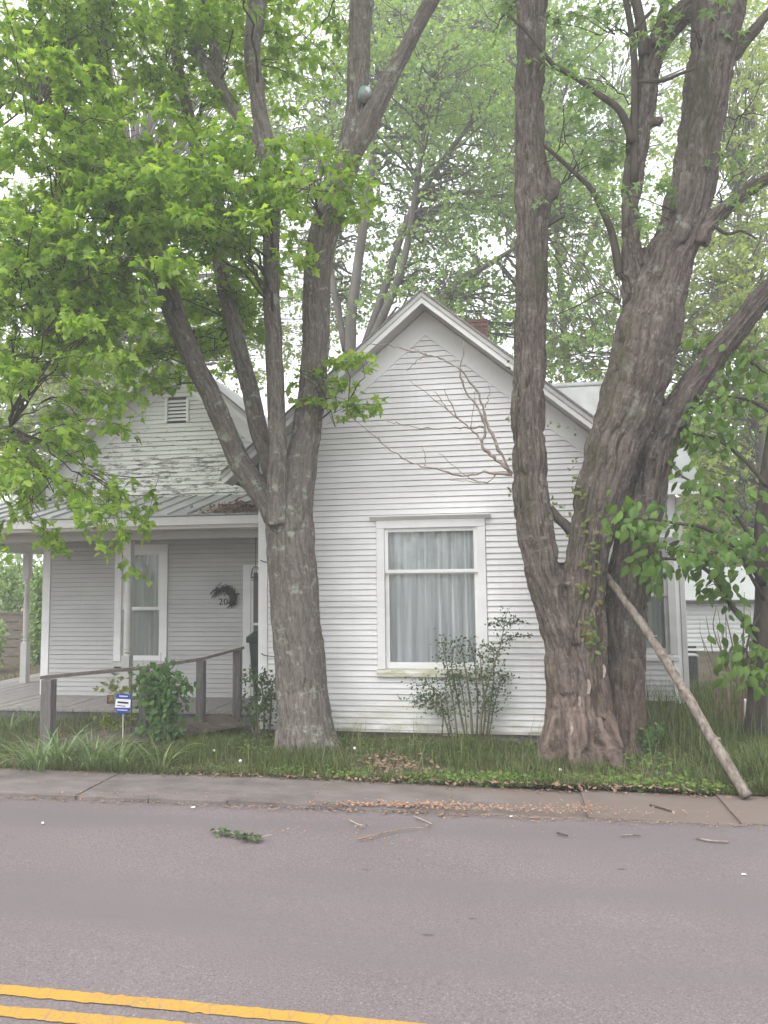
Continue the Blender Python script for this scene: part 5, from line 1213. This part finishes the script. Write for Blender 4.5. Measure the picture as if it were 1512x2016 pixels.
P[:, 2] = [yard_z(x, y) for x, y in P[:, :2]]
hh = (.05 + .16 * cl ** 1.5 + .08 * fine_ ** 2) * rng.uniform(.5, 1.3, len(P)); hh *= np.where((P[:, 0] > 1.6), 1.9, 1.0) * np.where((P[:, 0] > GXL) & (P[:, 0] < GXR) & (P[:, 1] > 9.45), .55, 1.0) * .9 * np.where(P[:, 1] < 7.98, .6, 1.0)
g = blades('grass', P, hh, rng.uniform(.0018, .0042, len(P)) * np.where(P[:, 0] > 1.6, 1.3, 1), M['grass'], .55)
tag(g, 'long uncut grass and weeds in the yard', 'grass', kind='stuff')
P = np.vstack([scatter(240, -3.4, 1.2, 8.2, 9.9), scatter(420, 1.2, 4.5, 8.0, 11), scatter(120, -7.5, -3.4, 8.2, 10.2)]); P[:, 2] = .05
g = blades('seed_stalks', P, rng.uniform(.22, .5, len(P)), rng.uniform(.0015, .003, len(P)), M['seed'], .6); tag(g, 'thin pale seeding grass stalks across the yard', 'grass', kind='stuff')
P = scatter(2600, -6, 4.2, 7.80, 7.9); P[:, 2] = .045; g = blades('verge_grass', P, rng.uniform(.05, .15, len(P)) * (.4 + 1.3 * vnoise(P * [2.2, 0, 0], 31)), rng.uniform(.002, .0045, len(P)), M['grass'], 1.0); tag(g, 'ragged grass fringe hanging over the back edge of the sidewalk', 'grass', kind='stuff')
L = Leaves()
for k in range(1300):
    x, y = rng.uniform(-5, 4), rng.uniform(7.95, 10); 
    if vnoise(np.array([[x * 1.1, y * 1.1, 3.]]), 41)[0] < .45: continue
    L.add(np.array([x, y, .06 + rng.random() * .09]), unit(rng.normal(size=3) * [1, 1, .3]), unit(rng.normal(size=3) * .5 + [0, -.35, 1]), rng.uniform(.025, .06))
o = L.build('lawn_weeds', 'ovate', M['leaf_bush']); tag(o, 'broad leaved weeds scattered through the grass', 'weeds', kind='stuff')
# tall weeds to the right
P = scatter(2600, 1.7, 5.0, 9.0, 13); P[:, 2] = .04; g = blades('tall_weeds', P, rng.uniform(.3, .75, len(P)), rng.uniform(.003, .006, len(P)), M['grass'], .4); tag(g, 'tall rank weeds beside the right wing', 'weeds', kind='stuff')
# small round-leaved plants along the sidewalk edge and at the trunk feet
L = Leaves()
for cx, cy, rx, ry, n, s in ((930, 1537, 150, 9, 520, .05), (700, 1532, 40, 8, 90, .045), (560, 1526, 30, 7, 50, .04), (1200, 1540, 60, 14, 160, .055), (1330, 1553, 90, 12, 240, .05), (1100, 1540, 60, 8, 120, .045), (1440, 1560, 50, 8, 90, .045), (1240, 1500, 40, 25, 110, .06), (620, 1522, 120, 6, 120, .035), (400, 1518, 90, 7, 120, .035), (1300, 1490, 60, 30, 150, .06), (1480, 1540, 30, 20, 60, .05), (500, 1470, 60, 18, 120, .045), (700, 1470, 60, 14, 120, .045), (800, 1465, 50, 8, 60, .04), (1020, 1470, 40, 10, 70, .04)):
    for k in range(n):
        a, r_ = rng.uniform(0, 6.28), math.sqrt(rng.random()); p = atz(cx + math.cos(a) * r_ * rx, cy + math.sin(a) * r_ * ry, .05); p = np.array([p[0], max(p[1], 7.84), rng.uniform(.05, .13)])
        L.add(p, unit(rng.normal(size=3) * [1, 1, .3]), unit(rng.normal(size=3) * .4 + [0, -.35, 1]), s * rng.uniform(.6, 1.3))
gc = L.build('ground_cover', 'ovate', M['cover']); tag(gc, 'low broad leaved ground cover along the sidewalk edge', 'ground cover', kind='stuff')
bush_px('low_weed_clump', 'bushy low weed at the right foot of the shaggy maple', 1262, 1490, None, 52, 75, 420, 'leaf_bush', .05, bare=.1)

# ================================================================== porch things, yard things
RL = empty('handrail', atz(93, 1475, .05), 'weathered grey wooden handrail with square posts in front of the porch', 'railing')
posts = [((93, 1478), 1337, .07), ((283, 1452), 1318, .055), ((395, 1440), 1301, .055), ((467, 1428), 1279, .055)]; tops = []
for (x, y), yt, hw in posts:
    b = atz(x, y, .03); t = at(x - (3 if x < 300 else 0), yt, float(b[1])); tops.append(np.array([b[0], b[1], t[2]]))
    MB().box(b[0] - hw, b[0] + hw, b[1] - hw * .9, b[1] + hw * .9, -.05, float(t[2])).build('post', M['oldwood'], RL, bevel=.006)
tops[0] = tops[0] + [-.09, 0, 0]; tops[-1] = tops[-1] + [.07, 0, 0]
for a, b in zip(tops[:-1], tops[1:]):
    MB().hexa([(a[0], a[1] - .05, a[2] + .001), (b[0], b[1] - .05, b[2] + .001), (b[0], b[1] + .09, b[2] + .001), (a[0], a[1] + .09, a[2] + .001), (a[0], a[1] - .05, a[2] + .04), (b[0], b[1] - .05, b[2] + .04), (b[0], b[1] + .09, b[2] + .04), (a[0], a[1] + .09, a[2] + .04)]).build('rail', M['oldwood_x'], RL)
# board ramp behind the handrail
RP = empty('board_ramp', atz(120, 1490, .04), 'low brown board ramp rising to the porch behind the handrail', 'ramp')
a, b = atz(30, 1500, .06), atz(478, 1440, .1); a = np.array([a[0], a[1] + .12, .06]); b = np.array([b[0], b[1] + .12, .185]); nb = 22
dv = (b - a) / nb; wv = np.array([-dv[1], dv[0], 0]); wv = wv / np.linalg.norm(wv) * .95
for k in range(nb):
    p, q2 = a + dv * (k + .03), a + dv * (k + .96); jz = rng.uniform(-.006, .006); z3 = np.array([0, 0, .035])
    MB().hexa([p - z3, q2 - z3, q2 + wv - z3, p + wv - z3, p + [0, 0, jz], q2 + [0, 0, jz], q2 + wv + [0, 0, jz], p + wv + [0, 0, jz]]).build('plank', M['darkwood'], RP)
# security sign
SG = empty('yard_sign', atz(243, 1468, .05), 'small blue and white eight cornered yard sign on a thin stake', 'sign')
sp = at(242, 1387, float(atz(243, 1468, .05)[1])); k_ = depth(sp) / FPX; cx, cy, cz = map(float, sp)
def poly(pts, y0, y1, nm, mt): return MB().prism_y([(cx + x * k_ + 0.08 * y * k_, cz + y * k_) for x, y in pts][::-1], cy + y0, cy + y1).build(nm, M[mt], SG)
poly([(-15, 19), (0, 22), (16, 18), (17, -8), (11, -15), (0, -19), (-11, -15), (-17, -8)], -.004, .004, 'plate', 'sign_blue')
poly([(-15.3, 11), (16, 10), (16.2, -6), (-16.2, -6)], -.0065, -.0042, 'white_band', 'sign_white')
poly([(-11, 6.5), (12, 5), (12, 1.5), (-11, 3)], -.009, -.0068, 'lettering', 'sign_ink')
poly([(-12, -1), (6, -2.4), (6, -3.8), (-12, -2.4)], -.009, -.0068, 'lettering', 'sign_ink')
poly([(-9, 17.5), (9, 16.8), (9, 15), (-9, 15.6)], -.0065, -.0042, 'lettering', 'sign_white')
poly([(-11, -9.5), (11, -10.2), (11, -11.6), (-11, -11)], -.0065, -.0042, 'lettering', 'sign_white')
MB().box(cx - .006, cx + .006, cy + .005, cy + .014, 0, cz).build('stake', M['pvc'], SG)
# wheelie bin in the porch corner
by = 11.35; bx0 = float(at(485, 1300, by)[0]); bz = PZ + .004; bh = float(at(498, 1246, by)[2]) - bz
BN = empty('wheelie_bin', (bx0 + .28, by + .3, bz), 'dark green wheelie bin standing by the front door', 'bin')
cxb = bx0 + .3
MB().hexa([(cxb - .2, by + .05, bz + .05), (cxb + .2, by + .05, bz + .05), (cxb + .2, by + .5, bz + .05), (cxb - .2, by + .5, bz + .05), (cxb - .27, by, bz + bh - .08), (cxb + .27, by, bz + bh - .08), (cxb + .27, by + .58, bz + bh - .08), (cxb - .27, by + .58, bz + bh - .08)]).build('body', M['bin'], BN, bevel=.02)
MB().prism_x([(by - .03, bz + bh - .15), (by + .61, bz + bh - .15), (by + .61, bz + bh - .06), (by + .3, bz + bh), (by - .03, bz + bh - .06)], cxb - .3, cxb + .3).build('lid', M['bin'], BN, bevel=.015)
for s in (-1, 1):
    wm = MB(); wm.lathe(0, 0, [(.09, -.025), (.1, -.015), (.1, .015), (.09, .025)], 16); wo2 = wm.build('wheel', M['black'], BN); wo2.location = (cxb + s * .235, by + .52, bz + .1); wo2.rotation_euler = (0, math.pi / 2, 0)
# wreath
wc = at(437, 1183, LY - .06); WR = empty('wreath', wc, 'ragged dark half wreath hanging over the house number', 'wreath'); T = Tubes(); k_ = depth(wc) / FPX
for j in range(170):
    t = rng.random() ** .9; ang = math.radians(155 - 195 * t); c = wc + np.array([(4 + 21 * math.cos(ang)) * k_, rng.uniform(-.05, .0), (5 + 17 * math.sin(ang)) * k_]) + rng.normal(size=3) * [.022, .01, .022]
    d = unit(np.array([-math.sin(ang), rng.normal() * .3, math.cos(ang)]) + rng.normal(size=3) * .6); l_ = rng.uniform(.04, .1); T.add(np.array([c - d * l_, c + rng.normal(size=3) * .01, c + d * l_]), [.005, .008, .003], 4)
T.build('twigs', M['wreath'], WR)
# hanging iron basket frame by the door
hb = at(503, 1128, LY - .35); HB = empty('hanging_basket', hb, 'empty black wire hanging basket frame beside the front door', 'basket'); T = Tubes(); k_ = depth(hb) / FPX
for a in np.linspace(0, 3.14, 4): 
    x, y = math.cos(a) * 9 * k_, math.sin(a) * 9 * k_
    T.add(bez(hb + [x, y, -8 * k_], hb + [x, y, 12 * k_], hb + [0, 0, 13 * k_], 8), .005, 5); T.add(bez(hb + [-x, -y, -8 * k_], hb + [-x, -y, 12 * k_], hb + [0, 0, 13 * k_], 8), .005, 5)
for z, r_ in ((-8, 9), (-10, 9), (-14, 8)):
    T.add(np.array([hb + [math.cos(a) * r_ * k_, math.sin(a) * r_ * k_, z * k_] for a in np.linspace(0, 6.28, 17)]), .006, 5)
T.add(np.array([hb + [0, 0, 13 * k_], hb + [0, 0, 30 * k_], [hb[0], hb[1], beam_z + .13]]), .004, 4)
T.build('frame', M['iron'], HB)
# loose brick on the porch edge
bq = atz(217, 1384, PZ); bk = MB().box(-.05, .05, -.1, .1, 0, .11).build('loose_brick', M['brick'], None, bevel=.006); bk.location = (bq[0], bq[1], PZ + .004); bk.rotation_euler = (0, 0, .5); tag(bk, 'single red brown brick lying on the porch floor behind the sign', 'brick')
# leaf pile on the porch roof
L = Leaves(); lp = at(480, 1003, 10.75)
for k in range(900):
    u, v = rng.normal() * .28, rng.normal() * .2; x = min(lp[0] + u, GXL - .05); y = float(np.clip(10.6 + v, EY, 11.6)); z = EZ + slp * (y - EY) + abs(rng.normal()) * .045 * math.exp(-(u / .35) ** 2)
    L.add(np.array([x, y, z + .01]), rand_dirs(1)[0] * [1, 1, .3], unit(rng.normal(size=3) * .4 + [0, 0, 1]), rng.uniform(.04, .075))
o = L.build('leaf_pile', 'kite', M['deadleaf']); tag(o, 'brown heap of dead leaves on the porch roof against the gable', 'leaf pile', kind='stuff')
# dead leaves on bare patch and path
L = Leaves()
for cx, cy, rx, ry, n in ((780, 1507, 80, 22, 260), (240, 1470, 140, 26, 160), (900, 1548, 300, 6, 120), (560, 1530, 160, 6, 70), (1260, 1555, 120, 7, 90), (1150, 1545, 80, 8, 60)):
    for k in range(n):
        p = atz(cx + rng.normal() * rx * .6, cy + rng.normal() * ry * .6, .06); p[1] = max(p[1], 7.8); L.add(np.array([p[0], p[1], .075 + rng.random() * .02]), unit(rng.normal(size=3) * [1, 1, .2]), unit(rng.normal(size=3) * .3 + [0, 0, 1]), rng.uniform(.03, .07))
o = L.build('dead_leaves', 'kite', M['deadleaf']); tag(o, 'scattered dead leaves on the bare earth of the yard', 'leaves', kind='stuff')
# wood chips along the road edge
L = Leaves()
for cx, cy, rx, ry, n, s in ((800, 1594, 110, 4, 300, .045), (690, 1591, 110, 4, 140, .04), (930, 1600, 140, 5, 240, .04), (1080, 1603, 100, 6, 150, .035), (1150, 1600, 30, 6, 120, .03), (700, 1640, 160, 18, 60, .03), (300, 1574, 200, 4, 60, .035), (1260, 1610, 120, 6, 60, .035), (1000, 1625, 400, 20, 90, .025)):
    for k in range(n):
        p = atz(cx + rng.normal() * rx * .6, cy + rng.normal() * ry * .8, .0); zb = .018 if p[1] < 6.97 else KZ + .006; s = s * 1.0; L.add(np.array([p[0], p[1], zb + rng.random() * .012]), unit(rng.normal(size=3) * [1, 1, .15]), unit(rng.normal(size=3) * .25 + [0, 0, 1]), s * rng.uniform(.25, 1.0))
o = L.build('wood_chips', 'kite', M['chips']); tag(o, 'orange brown wood chips swept along the road edge', 'wood chips', kind='stuff')
L = Leaves()
for k in range(1500):
    x = rng.uniform(-7.5, 3.2); yk = 6.985 - abs(rng.normal()) * .05; L.add(np.array([x, yk, .014 + rng.random() * .012]), unit(rng.normal(size=3) * [1, 1, .1]), unit(rng.normal(size=3) * .25 + [0, 0, 1]), rng.uniform(.008, .03))
for k in range(1300):
    x = rng.uniform(-7.5, 3.2); yk = 7.84 - abs(rng.normal()) * .06; L.add(np.array([x, yk, KZ + .012 - max(0, min(.035, (x + 2) * .02)) + rng.random() * .014]), unit(rng.normal(size=3) * [1, 1, .1]), unit(rng.normal(size=3) * .25 + [0, 0, 1]), rng.uniform(.01, .04))
for j in joints[1:7]:
    for k in range(70):
        L.add(np.array([j + rng.normal() * .012, rng.uniform(7.0, 7.85), KZ + rng.random() * .012]), unit(rng.normal(size=3) * [1, 1, .1]), unit(rng.normal(size=3) * .25 + [0, 0, 1]), rng.uniform(.008, .025))
o = L.build('kerb_dirt', 'kite', M['deadleaf']); tag(o, 'dirt and leaf crumbs gathered along the sidewalk edges', 'dirt', kind='stuff')
# twigs and scraps on the road
def stick(pts, w0, w1, label, material='twig'):
    C_ = catmull([atz(x, y, .0) + [0, 0, .022] for x, y in pts], 3); T = Tubes(); T.add(C_, np.linspace(w0, w1, len(C_)) * .5 * depth(C_[0]) / FPX, 6); tag(T.build('stick', M[material]), label, 'stick', 'sticks on the road')
stick([(705, 1658), (760, 1644), (800, 1636), (848, 1634)], 3.5, 1.5, 'long thin stick on the road below the chip line', 'deadleaf')
stick([(1370, 1655), (1400, 1661), (1435, 1663)], 4.5, 3.5, 'thick short stick lying at the right of the road', 'deadwood')
stick([(1222, 1650), (1245, 1649), (1262, 1651)], 3.5, 2.5, 'pale peeled stick on the road below the shaggy maple', 'pole')
stick([(1097, 1645), (1108, 1648), (1118, 1651)], 4, 3, 'short dark stick on the road below the shaggy maple', 'bark_dark')
stick([(815, 1612), (835, 1620), (850, 1627)], 3, 2, 'grey twig beside the wood chips')
stick([(1280, 1590), (1300, 1595), (1322, 1602)], 5, 3, 'dark twig on the dirt covered sidewalk', 'bark_dark')
stick([(685, 1618), (705, 1628), (715, 1630)], 3, 2, 'thin twig on the road left of the chips')
TW = empty('leafy_twig', atz(465, 1650, .01), 'broken twig with wilted grey green leaves on the road', 'twig'); T, L = Tubes(), Leaves()
C_ = catmull([atz(x, y, .0) + [0, 0, .025] for x, y in ((424, 1641), (450, 1645), (480, 1652), (500, 1655), (535, 1650))], 4); T.add(C_, .004, 5)
for j in range(0, 14):
    for k in range(3): L.add(C_[j] + rng.normal(size=3) * [.03, .02, .004] + [0, 0, .01], unit(rng.normal(size=3) * [1, 1, .25]), unit(rng.normal(size=3) * .5 + [0, 0, 1]), rng.uniform(.05, .1), rng.random() * .3)
T.build('stem', M['twig'], TW); L.build('foliage', 'star', M['leaf_shrub'], TW)
for x, y, s_, lab in ((381, 1593, 1.0, 'small white scrap on the road just below the kerb at left'), (1464, 1726, .8, 'small white scrap on the road near the right edge'), (499, 1545, .7, 'tiny white scrap on the sidewalk below the left maple'), (84, 1624, .9, 'small pale scrap on the road near the left edge'), (1006, 1611, .8, 'tiny white scrap on the road right of the wood chips')):
    p = atz(x, y, 0); o = MB().hexa([(-.02, -.01, 0), (.022, -.012, 0), (.018, .012, 0), (-.014, .01, 0), (-.016, -.008, .006), (.018, -.01, .007), (.014, .01, .006), (-.012, .008, .007)]).build('paper_scrap', M['whitebit'])
    o.location = (p[0], p[1], .016 if p[1] < 6.97 else KZ + .008); o.rotation_euler = (0, 0, x); o.scale = (s_, s_, s_); tag(o, lab, 'scrap', 'pale scraps on the street')
# stick leaning at the wall
T = Tubes(); a = at(781, 1366, 9.93); b = atz(836, 1441, .06); T.add(np.array([a, b]), [.006, .009], 6); tag(T.build('leaning_stick', M['twig']), 'thin stick leaning against the siding left of the window shrub', 'stick')
# overhead cable to the left gable
T = Tubes(); T.add(catmull([at(-60, 690, 10.2), at(100, 712, 10.6), at(250, 731, 11.1), at(395, 748, 11.6)], 5), .009, 6); tag(T.build('overhead_cable', M['black']), 'black service cable running to the left gable peak', 'cable')
# cables looped from corner board
T = Tubes(); T.add(catmull([at(513, 1103, 9.96), at(520, 1106, 9.8), at(532, 1108, 9.5)], 4), .007, 5); tag(T.build('cable_stub', M['black']), 'short black cable at the corner board, the upper of two', 'cable')
T = Tubes(); T.add(catmull([at(515, 1287, 9.96), at(524, 1291, 9.8), at(545, 1293, 9.5)], 4), .007, 5); tag(T.build('cable_stub', M['black']), 'short black cable at the corner board, the lower of two', 'cable')

# ================================================================== right side yard
ay = 14.2; a0, a1 = at(1356, 1340, ay), at(1376, 1340, ay); az = float(at(1365, 1290, ay)[2])
AC = empty('air_conditioner', (a1[0] - .2, ay, .05), 'dark grey outdoor air conditioner unit beside the wing', 'air conditioner')
MB().box(a1[0] - .62, a1[0], ay, ay + .7, .06, az - .03).build('body', M['ac'], AC, bevel=.02)
MB().box(a1[0] - .64, a1[0] + .01, ay - .012, ay + .712, az - .028, az + .01).build('lid', M['pvc'], AC, bevel=.01)
for k in range(9): MB().box(a1[0] - .6, a1[0] - .02, ay - .012, ay - .001, .14 + k * .085, .18 + k * .085).build('louvre', M['ac'], AC)
ny = 22.0; nx0 = float(at(1345, 1250, ny)[0]) - .4; nz0 = float(at(1420, 1318, ny)[2]); nz1 = float(at(1420, 1183, ny)[2]); nzr = float(at(1420, 1120, ny + 2.5)[2])
NB = empty('neighbour_shed', (nx0 + 4, ny + 2, 0), 'white ribbed metal outbuilding behind the right side yard', 'building')
MB().box(nx0, nx0 + 9, ny + .05, ny + 5, -.05, nz1).build('wall', M['neighbour'], NB)
MB().box(nx0 + .02, nx0 + 8.98, ny + .02, ny + .2, -.06, nz0 - .004).build('foundation', M['foundation'], NB)
zz = nz0; nr = 15; hz = (nz1 - nz0) / nr
for k in range(nr):
    z = nz0 + hz * k
    MB().prism_x([(ny + .048, z + .004), (ny - .025, z + .006), (ny - .012, z + hz * .55), (ny + .012, z + hz * .62), (ny + .012, z + hz * .98), (ny + .048, z + hz * .98)][::-1], nx0 - .01, nx0 + 9.01).build('siding_board', M['neighbour'], NB)
MB().hexa([(nx0 - .3, ny - .35, nz1 + .01), (nx0 + 9.3, ny - .35, nz1 + .01), (nx0 + 9.3, ny + 2.5, nzr), (nx0 - .3, ny + 2.5, nzr), (nx0 - .3, ny - .35, nz1 + .06), (nx0 + 9.3, ny - .35, nz1 + .06), (nx0 + 9.3, ny + 2.5, nzr + .05), (nx0 - .3, ny + 2.5, nzr + .05)]).build('roof', M['neighbour'], NB)
MB().box(nx0 - .3, nx0 + 9.3, ny - .38, ny - .352, nz1 - .07, nz1 + .03).build('fascia', M['gutter_dark'], NB)
# dead stalks
DS = empty('dry_stalks', atz(1460, 1475, .05), 'cluster of dry brown upright stalks beside the small tree', 'shrub'); T = Tubes()
for k in range(20):
    x = 1450 + rng.normal() * 16; y0 = rng.uniform(1440, 1485); Yk = float(atz(1455, 1470, .05)[1]) + rng.uniform(-.1, 1.2); top = rng.uniform(1130, 1330); ln = rng.normal() * 22 - 6
    C_ = px_tube(T, [(x, y0), (x + ln * .2, (y0 + top) / 2), (x + ln, top)], Yk, rng.uniform(2.5, 6), 1.2, n=5)
    for j in range(3):
        i = rng.integers(3, len(C_)); T.add(np.array([C_[i], C_[i] + rng.normal(size=3) * [.12, .05, .05] + [0, 0, .12]]), [.0025, .001], 3)
T.build('stalks', M['reed'], DS)
T = Tubes()
for pts in ([(1420, 1450), (1432, 1330), (1405, 1240), (1410, 1195)], [(1425, 1450), (1430, 1300), (1428, 1190)], [(1420, 1440), (1412, 1340), (1382, 1255)], [(1428, 1450), (1440, 1340), (1415, 1270)]): px_tube(T, pts, 11.0, 4, 1.2, n=5)
tag(T.build('bare_sapling', M['greenstem']), 'thin bare sapling in front of the ribbed metal outbuilding', 'sapling')
pp = atz(1470, 1455, .05); pt = at(1472, 1378, float(pp[1]))
PV = empty('pipe_post', pp, 'short pale capped pipe standing left of the small tree', 'pipe')
MB().lathe(float(pp[0]), float(pp[1]), [(.024, -.02), (.024, float(pt[2]) - .03)], 12).build('pipe', M['pvc'], PV, smooth=True)
MB().lathe(float(pp[0]), float(pp[1]), [(.034, float(pt[2]) - .032), (.034, float(pt[2])), (.02, float(pt[2]) + .01)], 12).build('cap', M['whitebit'], PV)

# ================================================================== left side yard
fy = 18.0; fx1 = float(at(92, 1260, fy)[0]) + 1.5; fz1 = float(at(40, 1208, fy)[2])
FN = empty('board_fence', (fx1 - 4, fy, 0), 'dark horizontal board fence seen beyond the side porch', 'fence')
nb = 6
for k in range(nb): MB().box(fx1 - 9, fx1, fy, fy + .03, .02 + fz1 * k / nb, fz1 * (k + 1) / nb - .006).build('board', M['darkwood'], FN)
for k in range(5): MB().box(fx1 - 8.8 + k * 2.1, fx1 - 8.7 + k * 2.1, fy + .031, fy + .13, -.05, fz1 + .02).build('post', M['darkwood'], FN)
MB().box(fx1 - 9, fx1, fy - .03, fy + .06, fz1, fz1 + .035).build('cap_rail', M['darkwood'], FN)
fy = 25.0; fx1 = float(at(60, 1200, fy)[0]); fz1 = float(at(20, 1178, fy)[2])
PF = empty('picket_fence', (fx1 - 3, fy, 0), 'pale yellowish picket fence far beyond the dark board fence', 'fence')
for k in range(34): MB().prism_y([(fx1 - .15 * k - .12, 0), (fx1 - .15 * k, 0), (fx1 - .15 * k, fz1 - .06), (fx1 - .15 * k - .06, fz1), (fx1 - .15 * k - .12, fz1 - .06)], fy, fy + .02).build('picket', M['palewood'], PF)
for z in (.4, fz1 - .4): MB().box(fx1 - 5.2, fx1, fy + .021, fy + .06, z, z + .08).build('rail', M['palewood'], PF)
# dandelion clocks
for x, y, lab in ((421, 1478, 'white dandelion clock in the grass right of the handrail'), (473, 1498, 'white dandelion clock in the grass just left of the grey maple'), (698, 1473, 'white dandelion clock in the grass just right of the grey maple'), (1103, 1516, 'white dandelion clock at the left foot of the shaggy maple')):
    p = atz(x, y + 14, .05); h = at(x, y, float(p[1])); DN = empty('dandelion', p, lab, 'flower', 'dandelion clocks in the grass')
    T = Tubes(); T.add(np.array([p, h]), .003, 5); T.build('stalk', M['greenstem'], DN)
    bm = bmesh.new(); bmesh.ops.create_icosphere(bm, subdivisions=2, radius=.017); me = bpy.data.meshes.new('seed_head'); bm.to_mesh(me); bm.free(); me.materials.append(M['whitebit']); o = bpy.data.objects.new('seed_head', me); o.location = h; link(o); child(o, DN)

# ================================================================== thin haze added to fade distance and lift the darks
hz_ = MB().box(-62, 62, -36, 62, -1.2, 24).build('haze', None)
hz_.data.materials.clear(); hm = bpy.data.materials.new('haze_air'); hm.use_nodes = True; ht = hm.node_tree; ht.nodes.clear()
ho = ht.nodes.new('ShaderNodeOutputMaterial'); hv = ht.nodes.new('ShaderNodeVolumePrincipled'); hv.inputs['Density'].default_value = 0.0058; hv.inputs['Color'].default_value = (0.93, 0.94, 0.96, 1); hv.inputs['Anisotropy'].default_value = 0.2
ht.links.new(hv.outputs[0], ho.inputs['Volume']); hz_.data.materials.append(hm); tag(hz_, 'thin pale haze added over the street and yard to veil contrast', kind='stuff')
